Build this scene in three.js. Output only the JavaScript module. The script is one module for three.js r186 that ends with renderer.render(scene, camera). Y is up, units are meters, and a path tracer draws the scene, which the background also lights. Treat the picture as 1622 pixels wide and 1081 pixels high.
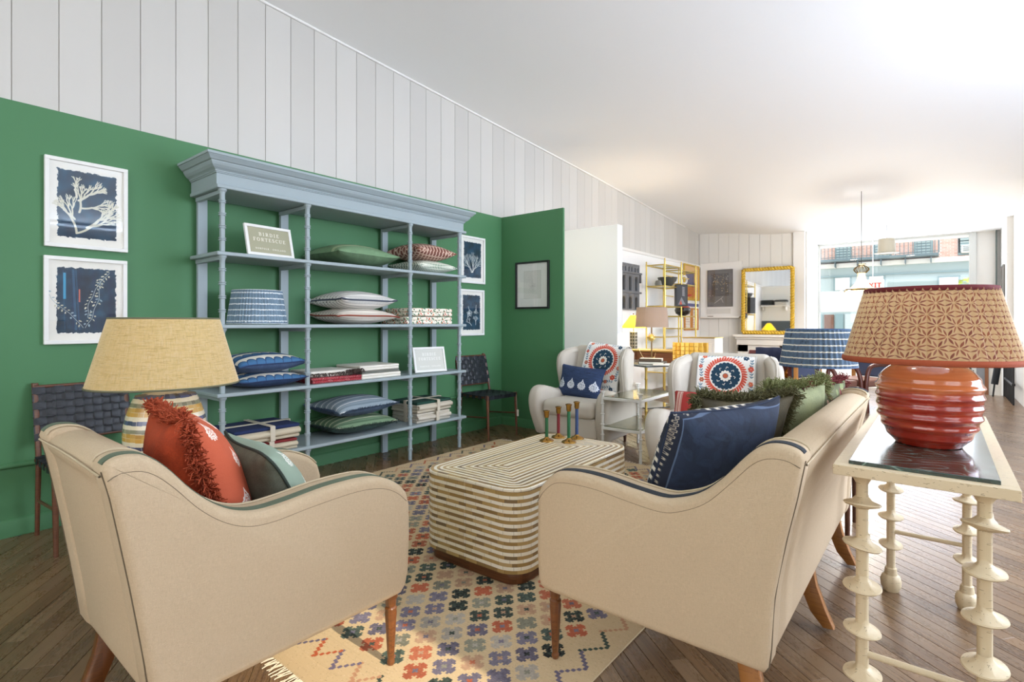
import * as THREE from 'three';
import { RoundedBoxGeometry } from 'three/addons/geometries/RoundedBoxGeometry.js';
import { mergeGeometries, toCreasedNormals } from 'three/addons/utils/BufferGeometryUtils.js';
import { ImprovedNoise } from 'three/addons/math/ImprovedNoise.js';
import { RectAreaLightUniformsLib } from 'three/addons/lights/RectAreaLightUniformsLib.js';

// ---------------------------------------------------------------- camera, sky, light, exposure
const scene = new THREE.Scene();
const renderer = new THREE.WebGLRenderer({ antialias: true });
renderer.toneMapping = THREE.LinearToneMapping;
renderer.toneMappingExposure = 1.05;
renderer.shadowMap.enabled = true;
RectAreaLightUniformsLib.init();
const camera = new THREE.PerspectiveCamera(2 * Math.atan(540.5 / 840) * 180 / Math.PI, 1622 / 1081, 0.05, 300);
camera.position.set(0, 1.2, 0);
camera.rotation.set(0, Math.atan(678 / 840), 0);
camera.setViewOffset(1622, 1081, 0, 28.5, 1622, 1081);
camera.updateProjectionMatrix();
scene.background = new THREE.Color(0.93, 0.97, 1.0);
scene.backgroundIntensity = 2.3;
function areaLight(w, h, color, power, from, to) {
  const l = new THREE.RectAreaLight(color, power, w, h);
  l.position.set(...from); l.lookAt(...to); scene.add(l); return l;
}
// daylight of the three window openings (the far shop window, the side window and the rear window)
areaLight(2.5, 2.2, 0xe6efff, 5.5, [-0.8, 1.9, -12.85], [-0.8, 1.7, 0]).name = 'shop_window_daylight';
areaLight(2.4, 2.0, 0xdfeaff, 0.7, [2.46, 1.75, 0.0], [-3, 1.3, -1.2]).name = 'side_window_daylight';
areaLight(3.0, 2.0, 0xdfeaff, 12.5, [2.46, 1.75, -4.3], [-3, 1.4, -4.1]).name = 'side_window_daylight_far';
areaLight(4.6, 2.0, 0xfff0dd, 0.8, [-0.9, 1.7, 3.1], [-0.9, 1.5, -3]).name = 'rear_window_daylight';

const LAMP_POWER = 14; // ceiling lamps of the near room
const ADDED_UPLIGHT_POWER = 40; // unseen uplights added along the walls to brighten the ceiling
// a low sun through the side window: it lands on the front of the rug
const sun = new THREE.DirectionalLight(0xfff0d8, 5);
sun.position.set(9.7, 5.75, 0.3); sun.target.position.set(0, 0, 0); sun.castShadow = true; sun.name = 'sun';
Object.assign(sun.shadow.camera, { left: -20, right: 20, top: 20, bottom: -20, near: 0.5, far: 80 }); sun.shadow.mapSize.set(2048, 2048);
scene.add(sun, sun.target);

// ---------------------------------------------------------------- helpers
let seedState = 20240611;
const rnd = () => { seedState = (seedState + 0x6d2b79f5) | 0; let t = Math.imul(seedState ^ (seedState >>> 15), 1 | seedState); t = (t + Math.imul(t ^ (t >>> 7), 61 | t)) ^ t; return ((t ^ (t >>> 14)) >>> 0) / 4294967296; };
const rr = (a, b) => a + (b - a) * rnd();
const pick = (a) => a[Math.floor(rnd() * a.length)];
const noise = new ImprovedNoise();
const V = (x, y, z) => new THREE.Vector3(x, y, z);
const PI = Math.PI, DEG = PI / 180;
const ss = (a, b, x) => { const t = Math.min(1, Math.max(0, (x - a) / (b - a))); return t * t * (3 - 2 * t); };
const lerp = (a, b, t) => a + (b - a) * t;

const used = {};
function numbered(name) { const n = used[name] = (used[name] ?? -1) + 1; return n ? `${name}_${String(n).padStart(3, '0')}` : name; }
function shade(o) { o.castShadow = true; o.receiveShadow = true; return o; }
function thing(name, label, category, pos = [0, 0, 0], ry = 0, group) {
  const o = new THREE.Group(); o.name = numbered(name); o.position.set(...pos); o.rotation.y = ry; scene.add(o);
  o.userData = { label, category }; if (group) o.userData.group = group;
  return o;
}
function part(name, geo, mat, parent, label) {
  const m = shade(new THREE.Mesh(geo, mat)); m.name = name; parent.add(m);
  if (label) m.userData.label = label;
  return m;
}
function single(name, label, category, geo, mat, pos = [0, 0, 0], ry = 0, group) {
  const m = shade(new THREE.Mesh(geo, mat)); m.name = numbered(name); m.position.set(...pos); m.rotation.y = ry; scene.add(m);
  m.userData = { label, category }; if (group) m.userData.group = group;
  return m;
}
function struct(name, geo, mat) {
  const m = geo ? shade(new THREE.Mesh(geo, mat)) : new THREE.Group();
  m.name = name; m.userData.kind = 'structure'; scene.add(m); return m;
}
function copyThing(src, label, pos, ry = 0) {
  const c = src.clone(); c.name = numbered(src.name.replace(/_\d{3}$/, '')); c.userData = { ...src.userData, label };
  c.position.set(...pos); c.rotation.y = ry; scene.add(c); return c;
}
// geometry
const tr = (g, x, y, z) => g.translate(x, y, z);
function box(w, h, d, x = 0, y = 0, z = 0, r = 0.003, seg = 1) { return tr(new RoundedBoxGeometry(w, h, d, seg, Math.min(r, w / 2.01, h / 2.01, d / 2.01)), x, y, z); }
const plain = (w, h, d, x = 0, y = 0, z = 0) => tr(new THREE.BoxGeometry(w, h, d), x, y, z);
function cyl(r0, r1, h, x = 0, y = 0, z = 0, seg = 20) { return tr(new THREE.CylinderGeometry(r1, r0, h, seg), x, y + h / 2, z); }
function lathe(pts, seg = 32, crease = 0.7) { return toCreasedNormals(new THREE.LatheGeometry(pts.map((p) => new THREE.Vector2(Math.max(p[0], 0.0001), p[1])), seg), crease); }
function smoothPts(pts, n = 60, closed = false) { return new THREE.CatmullRomCurve3(pts.map((p) => V(p[0], p[1], 0)), closed, 'catmullrom', 0.5).getPoints(n).map((p) => [p.x, p.y]); }
function tube(pts, r, seg = 24, rad = 6, closed = false) { return new THREE.TubeGeometry(new THREE.CatmullRomCurve3(pts.map((p) => (p.isVector3 ? p : V(...p))), closed, 'catmullrom', 0.5), seg, r, rad, closed); }
function bar(a, b, r, rad = 8) { const A = V(...a), B = V(...b), d = B.clone().sub(A), g = new THREE.CylinderGeometry(r, r, d.length(), rad); g.applyQuaternion(new THREE.Quaternion().setFromUnitVectors(V(0, 1, 0), d.normalize())); return tr(g, (a[0] + b[0]) / 2, (a[1] + b[1]) / 2, (a[2] + b[2]) / 2); }
function shapeOf(pts, holes = []) { const s = new THREE.Shape(pts.map((p) => new THREE.Vector2(p[0], p[1]))); for (const h of holes) s.holes.push(new THREE.Path(h.map((p) => new THREE.Vector2(p[0], p[1])))); return s; }
// outline in x-y pushed along z, centred on z = 0
function ext(pts, depth, bevel = 0, seg = 3, holes = [], crease = 0.9) {
  const g = new THREE.ExtrudeGeometry(shapeOf(pts, holes), { depth: Math.max(depth - 2 * bevel, 0.0005), bevelEnabled: bevel > 0, bevelSize: bevel, bevelThickness: bevel, bevelOffset: -bevel, bevelSegments: seg, curveSegments: 12 });
  return toCreasedNormals(tr(g, 0, 0, -(depth - 2 * bevel) / 2), crease);
}
function merge(list) {
  return mergeGeometries(list.map((g) => {
    g = g.index ? g.toNonIndexed() : g;
    for (const k of Object.keys(g.attributes)) if (!['position', 'normal', 'uv'].includes(k)) g.deleteAttribute(k);
    if (!g.attributes.uv) g.setAttribute('uv', new THREE.BufferAttribute(new Float32Array(g.attributes.position.count * 2), 2));
    return g;
  }));
}
// uv in metres from the side that each face looks to
function uvm(g, s = 1) {
  g = g.index ? g.toNonIndexed() : g;
  const p = g.attributes.position, n = g.attributes.normal, uv = new Float32Array(p.count * 2);
  for (let i = 0; i < p.count; i += 3) {
    let ax = 0, ay = 0, az = 0;
    for (let k = 0; k < 3; k++) { ax += n.getX(i + k); ay += n.getY(i + k); az += n.getZ(i + k); }
    ax = Math.abs(ax); ay = Math.abs(ay); az = Math.abs(az);
    for (let k = 0; k < 3; k++) {
      const x = p.getX(i + k), y = p.getY(i + k), z = p.getZ(i + k);
      const [a, b] = ax >= ay && ax >= az ? [z, y] : ay >= az ? [x, z] : [x, y];
      uv[(i + k) * 2] = a * s; uv[(i + k) * 2 + 1] = b * s;
    }
  }
  g.setAttribute('uv', new THREE.BufferAttribute(uv, 2)); return g;
}
function setUV(g, f) { const p = g.attributes.position, uv = new Float32Array(p.count * 2); for (let i = 0; i < p.count; i++) { const [a, b] = f(p.getX(i), p.getY(i), p.getZ(i)); uv[2 * i] = a; uv[2 * i + 1] = b; } g.setAttribute('uv', new THREE.BufferAttribute(uv, 2)); return g; }
function gridGeo(nu, nv, f) { // f(u, v) -> [x, y, z], u and v from 0 to 1
  const pos = [], uv = [], idx = [];
  for (let j = 0; j <= nv; j++) for (let i = 0; i <= nu; i++) { pos.push(...f(i / nu, j / nv)); uv.push(i / nu, j / nv); }
  for (let j = 0; j < nv; j++) for (let i = 0; i < nu; i++) { const a = j * (nu + 1) + i, b = a + 1, c = a + nu + 1, d = c + 1; idx.push(a, b, d, a, d, c); }
  const g = new THREE.BufferGeometry();
  g.setAttribute('position', new THREE.Float32BufferAttribute(pos, 3)); g.setAttribute('uv', new THREE.Float32BufferAttribute(uv, 2));
  g.setIndex(idx); g.computeVertexNormals(); return g;
}
// textures
function canvasTex(w, h, draw, size, srgb = true) {
  const c = document.createElement('canvas'); c.width = w; c.height = h; draw(c.getContext('2d'), w, h);
  const t = new THREE.CanvasTexture(c); if (srgb) t.colorSpace = THREE.SRGBColorSpace;
  t.wrapS = t.wrapT = THREE.RepeatWrapping; if (size) t.repeat.set(1 / size[0], 1 / size[1]);
  return t;
}
function dataTex(n, f, size) { // grey, tileable
  const d = new Uint8Array(n * n * 4);
  for (let y = 0; y < n; y++) for (let x = 0; x < n; x++) { const v = Math.max(0, Math.min(255, f(x / n, y / n, x, y) * 255)), k = (y * n + x) * 4; d[k] = d[k + 1] = d[k + 2] = v; d[k + 3] = 255; }
  const t = new THREE.DataTexture(d, n, n); t.magFilter = THREE.LinearFilter; t.wrapS = t.wrapT = THREE.RepeatWrapping; t.needsUpdate = true;
  if (size) t.repeat.set(1 / size, 1 / size);
  return t;
}
function resized(t, sx, sy) { const c = t.clone(); c.repeat.set(1 / sx, 1 / (sy ?? sx)); return c; }
const M = (color, roughness = 0.7, o = {}) => new THREE.MeshStandardMaterial({ color, roughness, ...o });
const MP = (color, roughness = 0.7, o = {}) => new THREE.MeshPhysicalMaterial({ color, roughness, ...o });
const tileNoise = (u, v, f, z = 0) => { // tileable by blending two offset samples
  const a = noise.noise(u * f, v * f, z), b = noise.noise((u - 1) * f, v * f, z), c = noise.noise(u * f, (v - 1) * f, z), d = noise.noise((u - 1) * f, (v - 1) * f, z);
  return lerp(lerp(a, b, u), lerp(c, d, u), v);
};
const hsl = (c, dl, ds = 0) => { const k = new THREE.Color(c), q = {}; k.getHSL(q); return '#' + k.setHSL(q.h, Math.min(1, Math.max(0, q.s + ds)), Math.min(1, Math.max(0, q.l + dl))).getHexString(); };
const weaveBump = dataTex(128, (u, v, x, y) => 0.5 + 0.22 * Math.sin(x * PI / 2) * Math.cos(y * PI / 2) + 0.28 * (rnd() - 0.5) + 0.2 * tileNoise(u, v, 9), 0.11);
const plasterBump = dataTex(256, (u, v) => 0.5 + 0.3 * tileNoise(u, v, 6) + 0.25 * tileNoise(u, v, 23) + 0.1 * (rnd() - 0.5), 1.1);
const pileBump = dataTex(128, (u, v) => 0.5 + 0.35 * tileNoise(u, v, 12) + 0.5 * (rnd() - 0.5), 0.09);
const linenTex = (base, amp = 0.05, size = 0.16) => canvasTex(256, 256, (c, w, h) => {
  c.fillStyle = base; c.fillRect(0, 0, w, h);
  for (let i = 0; i < 5200; i++) { c.fillStyle = hsl(base, rr(-amp, amp)); c.globalAlpha = 0.5; const x = rnd() * w, y = rnd() * h; if (rnd() < 0.5) c.fillRect(x, y, rr(3, 16), 1); else c.fillRect(x, y, 1, rr(3, 16)); }
  c.globalAlpha = 1;
}, [size, size]);
const velvetMap = canvasTex(256, 256, (c, w, h) => {
  const im = c.createImageData(w, h);
  for (let y = 0; y < h; y++) for (let x = 0; x < w; x++) {
    const m = tileNoise(x / w, y / h, 4, 1) * 0.7 + tileNoise(x / w, y / h, 11, 2) * 0.5 + (rnd() - 0.5) * 0.5, i = (y * w + x) * 4;
    im.data[i] = im.data[i + 1] = im.data[i + 2] = Math.max(0, Math.min(255, 222 + 70 * m)); im.data[i + 3] = 255;
  }
  c.putImageData(im, 0, 0);
});
const greyLinen = linenTex('#ececec', 0.05, 0.12);
const woodTex = (base, dark, n = 1) => canvasTex(512, 128, (c, w, h) => {
  c.fillStyle = base; c.fillRect(0, 0, w, h);
  for (let i = 0; i < 260; i++) {
    c.strokeStyle = rnd() < 0.6 ? dark : hsl(base, rr(-0.06, 0.07)); c.globalAlpha = rr(0.08, 0.4); c.lineWidth = rr(0.5, 2.2);
    const y = rnd() * h, a = rr(0, 5), f = rr(0.5, 2), p = rnd() * 7; c.beginPath();
    const x0 = rnd() * w, l = rr(60, w);
    for (let x = 0; x <= l; x += 16) c.lineTo(x0 + x, y + a * Math.sin((x / w) * f * 6 + p));
    c.stroke();
  }
  c.globalAlpha = 1;
}, null);
// ---------------------------------------------------------------- the room
const mWhite = M(0xf4f4f2, 0.75, { bumpMap: plasterBump, bumpScale: 0.0012 });
const mBoard = M(0xe4e1d9, 0.6);
const mTrim = M(0xebe9e4, 0.5);
const mGreen = M(0x4a7e53, 0.62, { bumpMap: plasterBump, bumpScale: 0.0008 });
const XW = -4.06;
const ceilPts = [[3.6, 3.99], [-2, 3.688], [-4.9, 3.532], [-7.1, 3.412], [-10.13, 3.2], [-11.47, 3.126], [-13.4, 3.0]];
function ceilY(x, z) {
  let y = ceilPts[0][1];
  for (let i = 0; i < ceilPts.length - 1; i++) if (z <= ceilPts[i][0]) { const [a, ya] = ceilPts[i], [b, yb] = ceilPts[i + 1]; y = lerp(ya, yb, Math.min(1, (a - z) / (a - b))); }
  return y - 0.16 * ss(8, 11.5, -z) * ss(-4.06, -2.3, x);
}
{ // ceiling: a sloping slab
  const under = gridGeo(28, 60, (u, v) => { const x = lerp(-4.3, 2.75, u), z = lerp(3.4, -13.4, v); return [x, ceilY(x, z), z]; });
  const over = gridGeo(1, 1, (u, v) => [lerp(-4.3, 2.75, 1 - u), 4.35, lerp(3.4, -13.4, v)]);
  const side = [[-4.3, 3.4, -4.3, -13.4], [2.75, -13.4, 2.75, 3.4], [2.75, 3.4, -4.3, 3.4], [-4.3, -13.4, 2.75, -13.4]].map(([x0, z0, x1, z1]) => gridGeo(40, 1, (u, v) => { const x = lerp(x0, x1, u), z = lerp(z0, z1, u); return [x, lerp(ceilY(x, z), 4.35, v), z]; }));
  struct('ceiling', uvm(merge([under, over, ...side])), mWhite);
}
const mGap = M(0xcfccc4, 0.9);
{ // left wall: painted vertical boards on a backing
  const wall = struct('wall_left', uvm(plain(0.16, 4.3, 15.1, -4.159, 1.9, -4.1)), mGap);
  const pitch = 0.2065, unit = box(0.034, 1, pitch - 0.0035, 0, 0.5, 0, 0.0025, 1);
  const shades = [0xcbc8c1, 0xcecbc4, 0xc8c5be].map((c) => M(c, 0.6));
  for (let i = -17; i <= 52; i++) {
    const z = -0.554 - (i + 0.5) * pitch; if (z < -11.6) break;
    const y0 = z > -4.85 ? 2.3 : 2.1, m = part('plank', unit, shades[Math.abs(i * 7) % 3], wall);
    m.position.set(-4.088, y0, z); m.scale.y = ceilY(-4.08, z) + 0.02 - y0;
  }
  const crown = [];
  for (let z = 3; z > -11.5; z -= 1.05) crown.push([-4.063, ceilY(-4.06, z) - 0.006, z]);
  struct('trim_1', tube(crown, 0.012, 30, 6), mTrim);
}
const wallLow = struct('wall_left_panel', uvm(merge([box(0.1, 2.455, 7.95, -4.11, 1.2275, -0.86, 0.002)])), mGreen);
{ // rail and baseboard of the green wall
  const g = [];
  g.push(ext([[0, 0], [0.014, 0], [0.014, 0.085], [0.008, 0.095], [0, 0.1]], 7.9, 0));
  const b = tr(g[0], 0, 0, 0); b.translate(XW, 0, -0.88);
  struct('baseboard_left', uvm(b), mGreen);
  const r = ext([[0, 0], [0.01, 0], [0.016, 0.006], [0.016, 0.02], [0.009, 0.026], [0, 0.03]], 7.9, 0); r.translate(XW, 0.384, -0.88);
  struct('trim_2', uvm(r), mGreen);
}
struct('wall_return', uvm(box(0.875, 2.455, 0.03, -3.6225, 1.2275, -4.845, 0.002)), mGreen);
{
  const r = ext([[0, 0], [0.016, 0], [0.016, 0.085], [0.008, 0.095], [0, 0.1]], 0.86, 0); r.rotateY(-PI / 2); r.translate(-3.62, 0, -4.83);
  struct('baseboard_return', uvm(r), mGreen);
}
struct('wall_partition', uvm(box(0.97, 2.42, 0.13, -3.575, 1.21, -5.96, 0.004)), M(0xe8e8e2, 0.6));
{ // smooth white lower wall beyond the partition
  struct('wall_left_lower', uvm(box(0.1, 2.42, 5.5, -4.1, 1.21, -8.75, 0.003)), mWhite);
  struct('trim_3', uvm(box(0.05, 0.05, 5.5, -4.055, 2.42, -8.75, 0.01)), mTrim);
}
{ // far wall with boards
  const far = struct('wall_far', uvm(plain(2.2, 3.4, 0.14, -3.1, 1.6, -11.588)), mGap);
  const unit = box(0.198, 1, 0.03, 0, 0.5, 0, 0.0025, 1);
  for (let i = 0; i < 9; i++) { const x = -4.0 + i * 0.2035 + 0.04, m = part('plank', unit, mBoard, far); m.position.set(x, 0, -11.525); m.scale.y = ceilY(x, -11.5) + 0.01; }
  struct('trim_4', uvm(merge([box(0.2, 3.1, 0.12, -2.12, 1.5, -11.5, 0.006), box(0.1, 3.1, 1.7, -2.08, 1.5, -12.4, 0.006)])), mTrim);
}
{ // right wall: plain in the near room with one long window, a pier beyond, and the white frames of the stair lobby
  const mR = M(0xe2e1dd, 0.7, { bumpMap: plasterBump, bumpScale: 0.001 });
  struct('wall_right', uvm(merge([plain(0.14, 0.72, 13.2, 2.6, 0.36, -3.2), plain(0.14, 1.5, 13.2, 2.6, 3.5, -3.2), plain(0.14, 2.1, 3.95, 2.6, 1.75, -7.825), plain(0.14, 2.1, 1.47, 2.6, 1.75, -2.015), plain(0.14, 2.1, 2.1, 2.6, 1.75, 2.35)])), mR);
  struct('wall_right_pier', uvm(merge([plain(1.72, 4.2, 0.14, 1.79, 1.95, -9.73), plain(0.16, 4.9, 2.32, 1.01, 1.5, -10.77)])), mR);
  struct('wall_rear', uvm(merge([plain(6.9, 0.7, 0.14, -0.75, 0.35, 3.32), plain(6.9, 1.4, 0.14, -0.75, 3.45, 3.32), plain(0.85, 2.2, 0.14, -3.72, 1.75, 3.32), plain(1.2, 2.2, 0.14, 2.1, 1.75, 3.32)])), mR);
  const fr = (W, H, t) => merge([box(W, t, 0.07, 0, H / 2 - t / 2, 0), box(W, t, 0.07, 0, -H / 2 + t / 2, 0), box(t, H, 0.07, -W / 2 + t / 2, 0, 0), box(t, H, 0.07, W / 2 - t / 2, 0, 0), box(t * 0.7, H, 0.06, -W / 6, 0, 0), box(t * 0.7, H, 0.06, W / 6, 0, 0)]);
  const w2 = struct('window_2'); part('window_frame', fr(2.6, 2.1, 0.06).rotateY(PI / 2).translate(2.57, 1.76, 0.01), mTrim, w2);
  const w4 = struct('window_4'); part('window_frame', fr(3.1, 2.1, 0.06).rotateY(PI / 2).translate(2.57, 1.76, -4.3), mTrim, w4);
  const w3 = struct('window_3'); part('window_frame', fr(4.85, 2.1, 0.06).translate(-0.9, 1.75, 3.3), mTrim, w3);
  struct('wall_far_right', uvm(merge([box(0.5, 4.2, 0.14, 0.74, 1.3, -13.05, 0.004), box(0.14, 3.9, 1.2, 0.92, 1.15, -12.45, 0.004)])), mTrim);
  struct('trim_5', uvm(merge([box(0.016, 1.55, 0.1, 0.79, 2.16, -12.93, 0.002)])), M(0x5b6664, 0.6));
  struct('trim_6', uvm(merge([box(0.06, 3.7, 0.2, 0.9, 1.25, -11.98, 0.005)])), mTrim);
}
// ---------------------------------------------------------------- strip floor laid on the diagonal
{
  const floor = struct('floor', uvm(merge([plain(7.0, 0.1, 15.2, -0.75, -0.07, -4.3)])), M(0x2e2118, 0.9));
  const ang = 38 * DEG, ux = Math.cos(ang), uz = Math.sin(ang), px = -uz, pz = ux, W = 0.068;
  const grain = [woodTex('#7e654a', '#463220'), woodTex('#775e45', '#422f1f'), woodTex('#856b4f', '#4b3725')];
  const roughTex = dataTex(128, (u, v) => 0.72 + 0.18 * tileNoise(u, v, 5) + 0.12 * (rnd() - 0.5));
  const mats = [];
  for (const t of grain) for (const tint of [0xffffff, 0xeae5df, 0xf6efe6]) mats.push(M(tint, 0.4, { map: t, roughnessMap: roughTex, bumpMap: t, bumpScale: 0.0004 }));
  const lens = [0.9, 1.2, 1.5], geos = lens.map((L) => setUV(box(L, 0.02, W - 0.0016, L / 2, -0.01, 0, 0.0014, 1), (x, y, z) => [x / 1.2, z / 0.28 + L]));
  const P = [], R0 = [-4.05, 2.6], Z0 = [-11.88, 3.2];
  const clip = (c) => { // interval of s inside the room for the line c*p + s*u
    let lo = -99, hi = 99; const cx = c * px, cz = c * pz;
    for (const [o, d, a, b] of [[cx, ux, ...R0], [cz, uz, ...Z0]]) { const s0 = (a - o) / d, s1 = (b - o) / d; lo = Math.max(lo, Math.min(s0, s1)); hi = Math.min(hi, Math.max(s0, s1)); }
    return [lo, hi];
  };
  for (let c = -11; c < 8; c += W) {
    const [lo, hi] = clip(c); let s = lo;
    if (hi - lo < 0.06) continue;
    s -= 0; let first = true;
    while (s < hi - 0.03) {
      const k = Math.floor(rnd() * 3); let L = lens[k] * (first ? rr(0.3, 1) : 1); first = false; if (s + L > hi - 0.12) L = hi - s;
      const x = c * px + s * ux, z = c * pz + s * uz, mx = x + ux * L / 2, mz = z + uz * L / 2;
      const fwd = -0.6281 * mx - 0.7781 * mz, lat = 0.7781 * mx - 0.6281 * mz;
      const hidden = (mx > -3.4 && mx < -1.0 && mz < -1.05 && mz > -4.1);
      const seen = fwd > 0.9 && Math.abs(lat / fwd) < 1.08 && !hidden && 1.2 / fwd < 0.95;
      P.push({ k, L, x, z, m: mats[Math.floor(rnd() * 9)], score: seen ? L / (fwd * fwd) * (hidden ? 0 : 1) : 0 }); s += L;
    }
  }
  P.sort((a, b) => b.score - a.score);
  const rest = new Map();
  P.forEach((p, i) => {
    if (i < 300) { const m = part('plank', geos[p.k], p.m, floor); m.position.set(p.x, 0, p.z); m.rotation.y = -ang; m.scale.x = p.L / lens[p.k]; }
    else { const g = geos[p.k].clone(); g.scale(p.L / lens[p.k], 1, 1); g.rotateY(-ang); g.translate(p.x, 0, p.z); if (!rest.has(p.m)) rest.set(p.m, []); rest.get(p.m).push(g); }
  });
  const groups = [...rest.entries()], all = mergeGeometries(groups.map(([, l]) => merge(l)), true);
  const m = shade(new THREE.Mesh(all, groups.map(([k]) => k))); m.name = 'plank_field'; m.userData.kind = 'stuff'; floor.add(m);
}
// ---------------------------------------------------------------- shop window and the street beyond
{
  const w = struct('window_1');
  part('window_frame', merge([box(2.62, 0.1, 0.12, -0.79, 2.9, -13, 0.006), box(2.62, 0.44, 0.1, -0.79, 1.65, -13, 0.006), box(0.07, 3.6, 0.12, -2.05, 1.1, -13, 0.006), box(0.1, 3.6, 0.14, 0.47, 1.1, -13, 0.006), box(0.05, 2.2, 0.08, -0.3, 0.35, -13, 0.006), box(2.62, 0.12, 0.1, -0.79, -0.66, -13, 0.006)]), M(0xd4d7d4, 0.5), w);
  const glass = MP(0xffffff, 0.02, { transmission: 1, thickness: 0, ior: 1.5 });
  part('pane', plain(2.5, 0.98, 0.006, -0.79, 2.36, -13), glass, w);
  part('pane', plain(1.68, 2.0, 0.006, -1.17, 0.43, -13), glass, w);
  part('pane', plain(0.68, 2.0, 0.006, 0.07, 0.43, -13), glass, w);
  struct('floor_lobby', uvm(plain(3.2, 0.1, 1.3, -0.65, -0.77, -12.5)), M(0x9c9a96, 0.6));
  const st = [];
  for (let i = 0; i < 3; i++) st.push(box(3.0, 0.18, 0.3, -0.6, -0.27 - i * 0.18, -12.02 - i * 0.27, 0.004));
  struct('trim_7', uvm(merge(st)), M(0x8f8679, 0.6));
  struct('street', uvm(plain(90, 0.1, 26, 0, -0.95, -27)), M(0xb9b8b4, 0.9, { bumpMap: plasterBump, bumpScale: 0.003 }));
  struct('pavement', uvm(plain(90, 0.16, 3.2, 0, -0.86, -31)), M(0xc9c7c1, 0.9));
}
{ // building across the street (z = -33): K scales what was measured on a plane at 22 m
  const K = 33 / 22, Z = -33, X = (x) => x * K, Y = (y) => 1.2 + (y - 1.2) * K;
  const b = thing('apartment_building', 'brick and teal painted building across the street seen through the shop window', 'building', [0, 0, Z]);
  const slab = (x0, x1, y0, y1, d, z = 0) => box(X(x1) - X(x0), Y(y1) - Y(y0), d, X((x0 + x1) / 2), Y((y0 + y1) / 2), z + d / 2, 0.01);
  const brickT = canvasTex(256, 256, (c, w, h) => { c.fillStyle = '#e8d8d0'; c.fillRect(0, 0, w, h); for (let j = 0; j < 16; j++) for (let i = 0; i < 8; i++) { c.fillStyle = hsl('#dcb0a0', rr(-0.06, 0.06)); c.fillRect(i * 32 + (j % 2) * 16 - 8, j * 16 + 1, 30, 14); } }, [1.8, 1.2]);
  const mBrick = M(0xffffff, 0.9, { map: brickT }), mTeal = M(0xa3b5b6, 0.6), mTealD = M(0x7d979c, 0.5), mCream = M(0xf3f1ea, 0.7), mIron = M(0x64787f, 0.5, { metalness: 0.3 }), mGl = M(0x9fc0c8, 0.15), mShut = M(0xc3cfd2, 0.5);
  part('upper_wall', uvm(slab(-14, 14, 3.3, 7.5, 0.4, -0.4)), mBrick, b, 'pale red brick upper wall');
  part('lower_wall', uvm(slab(-14, 14, -0.35, 3.3, 0.4, -0.38)), mTeal, b, 'teal painted lower storey');
  part('cornice', uvm(slab(-14, 14, 3.15, 3.3, 0.35)), mCream, b);
  for (let i = -5; i <= 5; i++) { const x = -0.425 + i * 1.12; const f = part('window_shutter', uvm(slab(x - 0.25, x + 0.25, 3.42, 4.3, 0.1)), mTealD, b); for (let k = 0; k < 9; k++) part('slat', slab(x - 0.2, x + 0.2, 3.46 + k * 0.09, 3.5 + k * 0.09, 0.06, 0.08), mTeal, f); }
  { const f = part('window_frame', merge([slab(0.44, 0.5, 3.35, 4.3, 0.1), slab(0.44, 1.0, 3.35, 3.39, 0.12), slab(0.96, 1.0, 3.35, 4.3, 0.1), slab(0.44, 1.0, 3.76, 3.8, 0.1)]), mTealD, b); part('pane', slab(0.5, 0.97, 3.39, 4.3, 0.03, 0.02), mGl, f); }
  { const a = part('air_conditioner', slab(0.52, 0.82, 3.4, 3.62, 0.5, 0.05), mCream, b); part('grille', merge(Array.from({ length: 6 }, (_, i) => slab(0.55, 0.79, 3.43 + i * 0.03, 3.445 + i * 0.03, 0.02, 0.55))), mIron, a); }
  const bal = part('balcony', merge([slab(-5, -0.03, 3.34, 3.42, 1.0), slab(-5, -0.03, 3.82, 3.85, 0.05, 0.95), slab(-5, -0.03, 3.46, 3.48, 0.05, 0.95), ...Array.from({ length: 7 }, (_, i) => slab(-4.2 + i * 0.66, -4.17 + i * 0.66, 3.15, 3.35, 0.7))]), mIron, b);
  for (let i = 0; i < 44; i++) part('baluster', slab(-4.95 + i * 0.112, -4.93 + i * 0.112, 3.42, 3.83, 0.03, 0.96), mIron, bal);
  for (let i = 0; i < 5; i++) part('balcony_post', slab(-4.95 + i * 1.225, -4.91 + i * 1.225, 3.42, 3.86, 0.06, 0.95), mIron, bal);
  for (const [x0, x1, y0, y1] of [[-2.91, -2.47, 2.36, 2.8], [-0.02, 0.45, 2.3, 2.66], [-1.9, -1.5, 2.36, 2.8]]) { const f = part('window_frame', slab(x0 - 0.05, x1 + 0.05, y0 - 0.05, y1 + 0.05, 0.06, 0.02), mTealD, b); part('pane', slab(x0, x1, y0, y1, 0.05, 0.05), mCream, f, 'bright blind in a window'); }
  part('ledge', uvm(slab(-14, 14, 2.83, 2.88, 0.15)), mTealD, b);
  const sh = part('roller_shutter', uvm(slab(-2.62, 1.6, -0.2, 1.52, 0.06, 0.02)), mShut, b, 'pale ribbed roller shutter');
  for (let i = 0; i < 26; i++) part('slat', slab(-2.6, 1.58, -0.18 + i * 0.065, -0.13 + i * 0.065, 0.03, 0.07), mShut, sh);
  part('door', uvm(slab(-3.25, -2.95, -0.2, 1.5, 0.08, 0.02)), M(0x6d4a3a, 0.6), b); part('door_surround', uvm(merge([slab(-4.2, -3.3, -0.2, 1.52, 0.12, 0.02), slab(-2.9, -2.66, -0.2, 1.52, 0.14, 0.02)])), mTealD, b);
}
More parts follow.
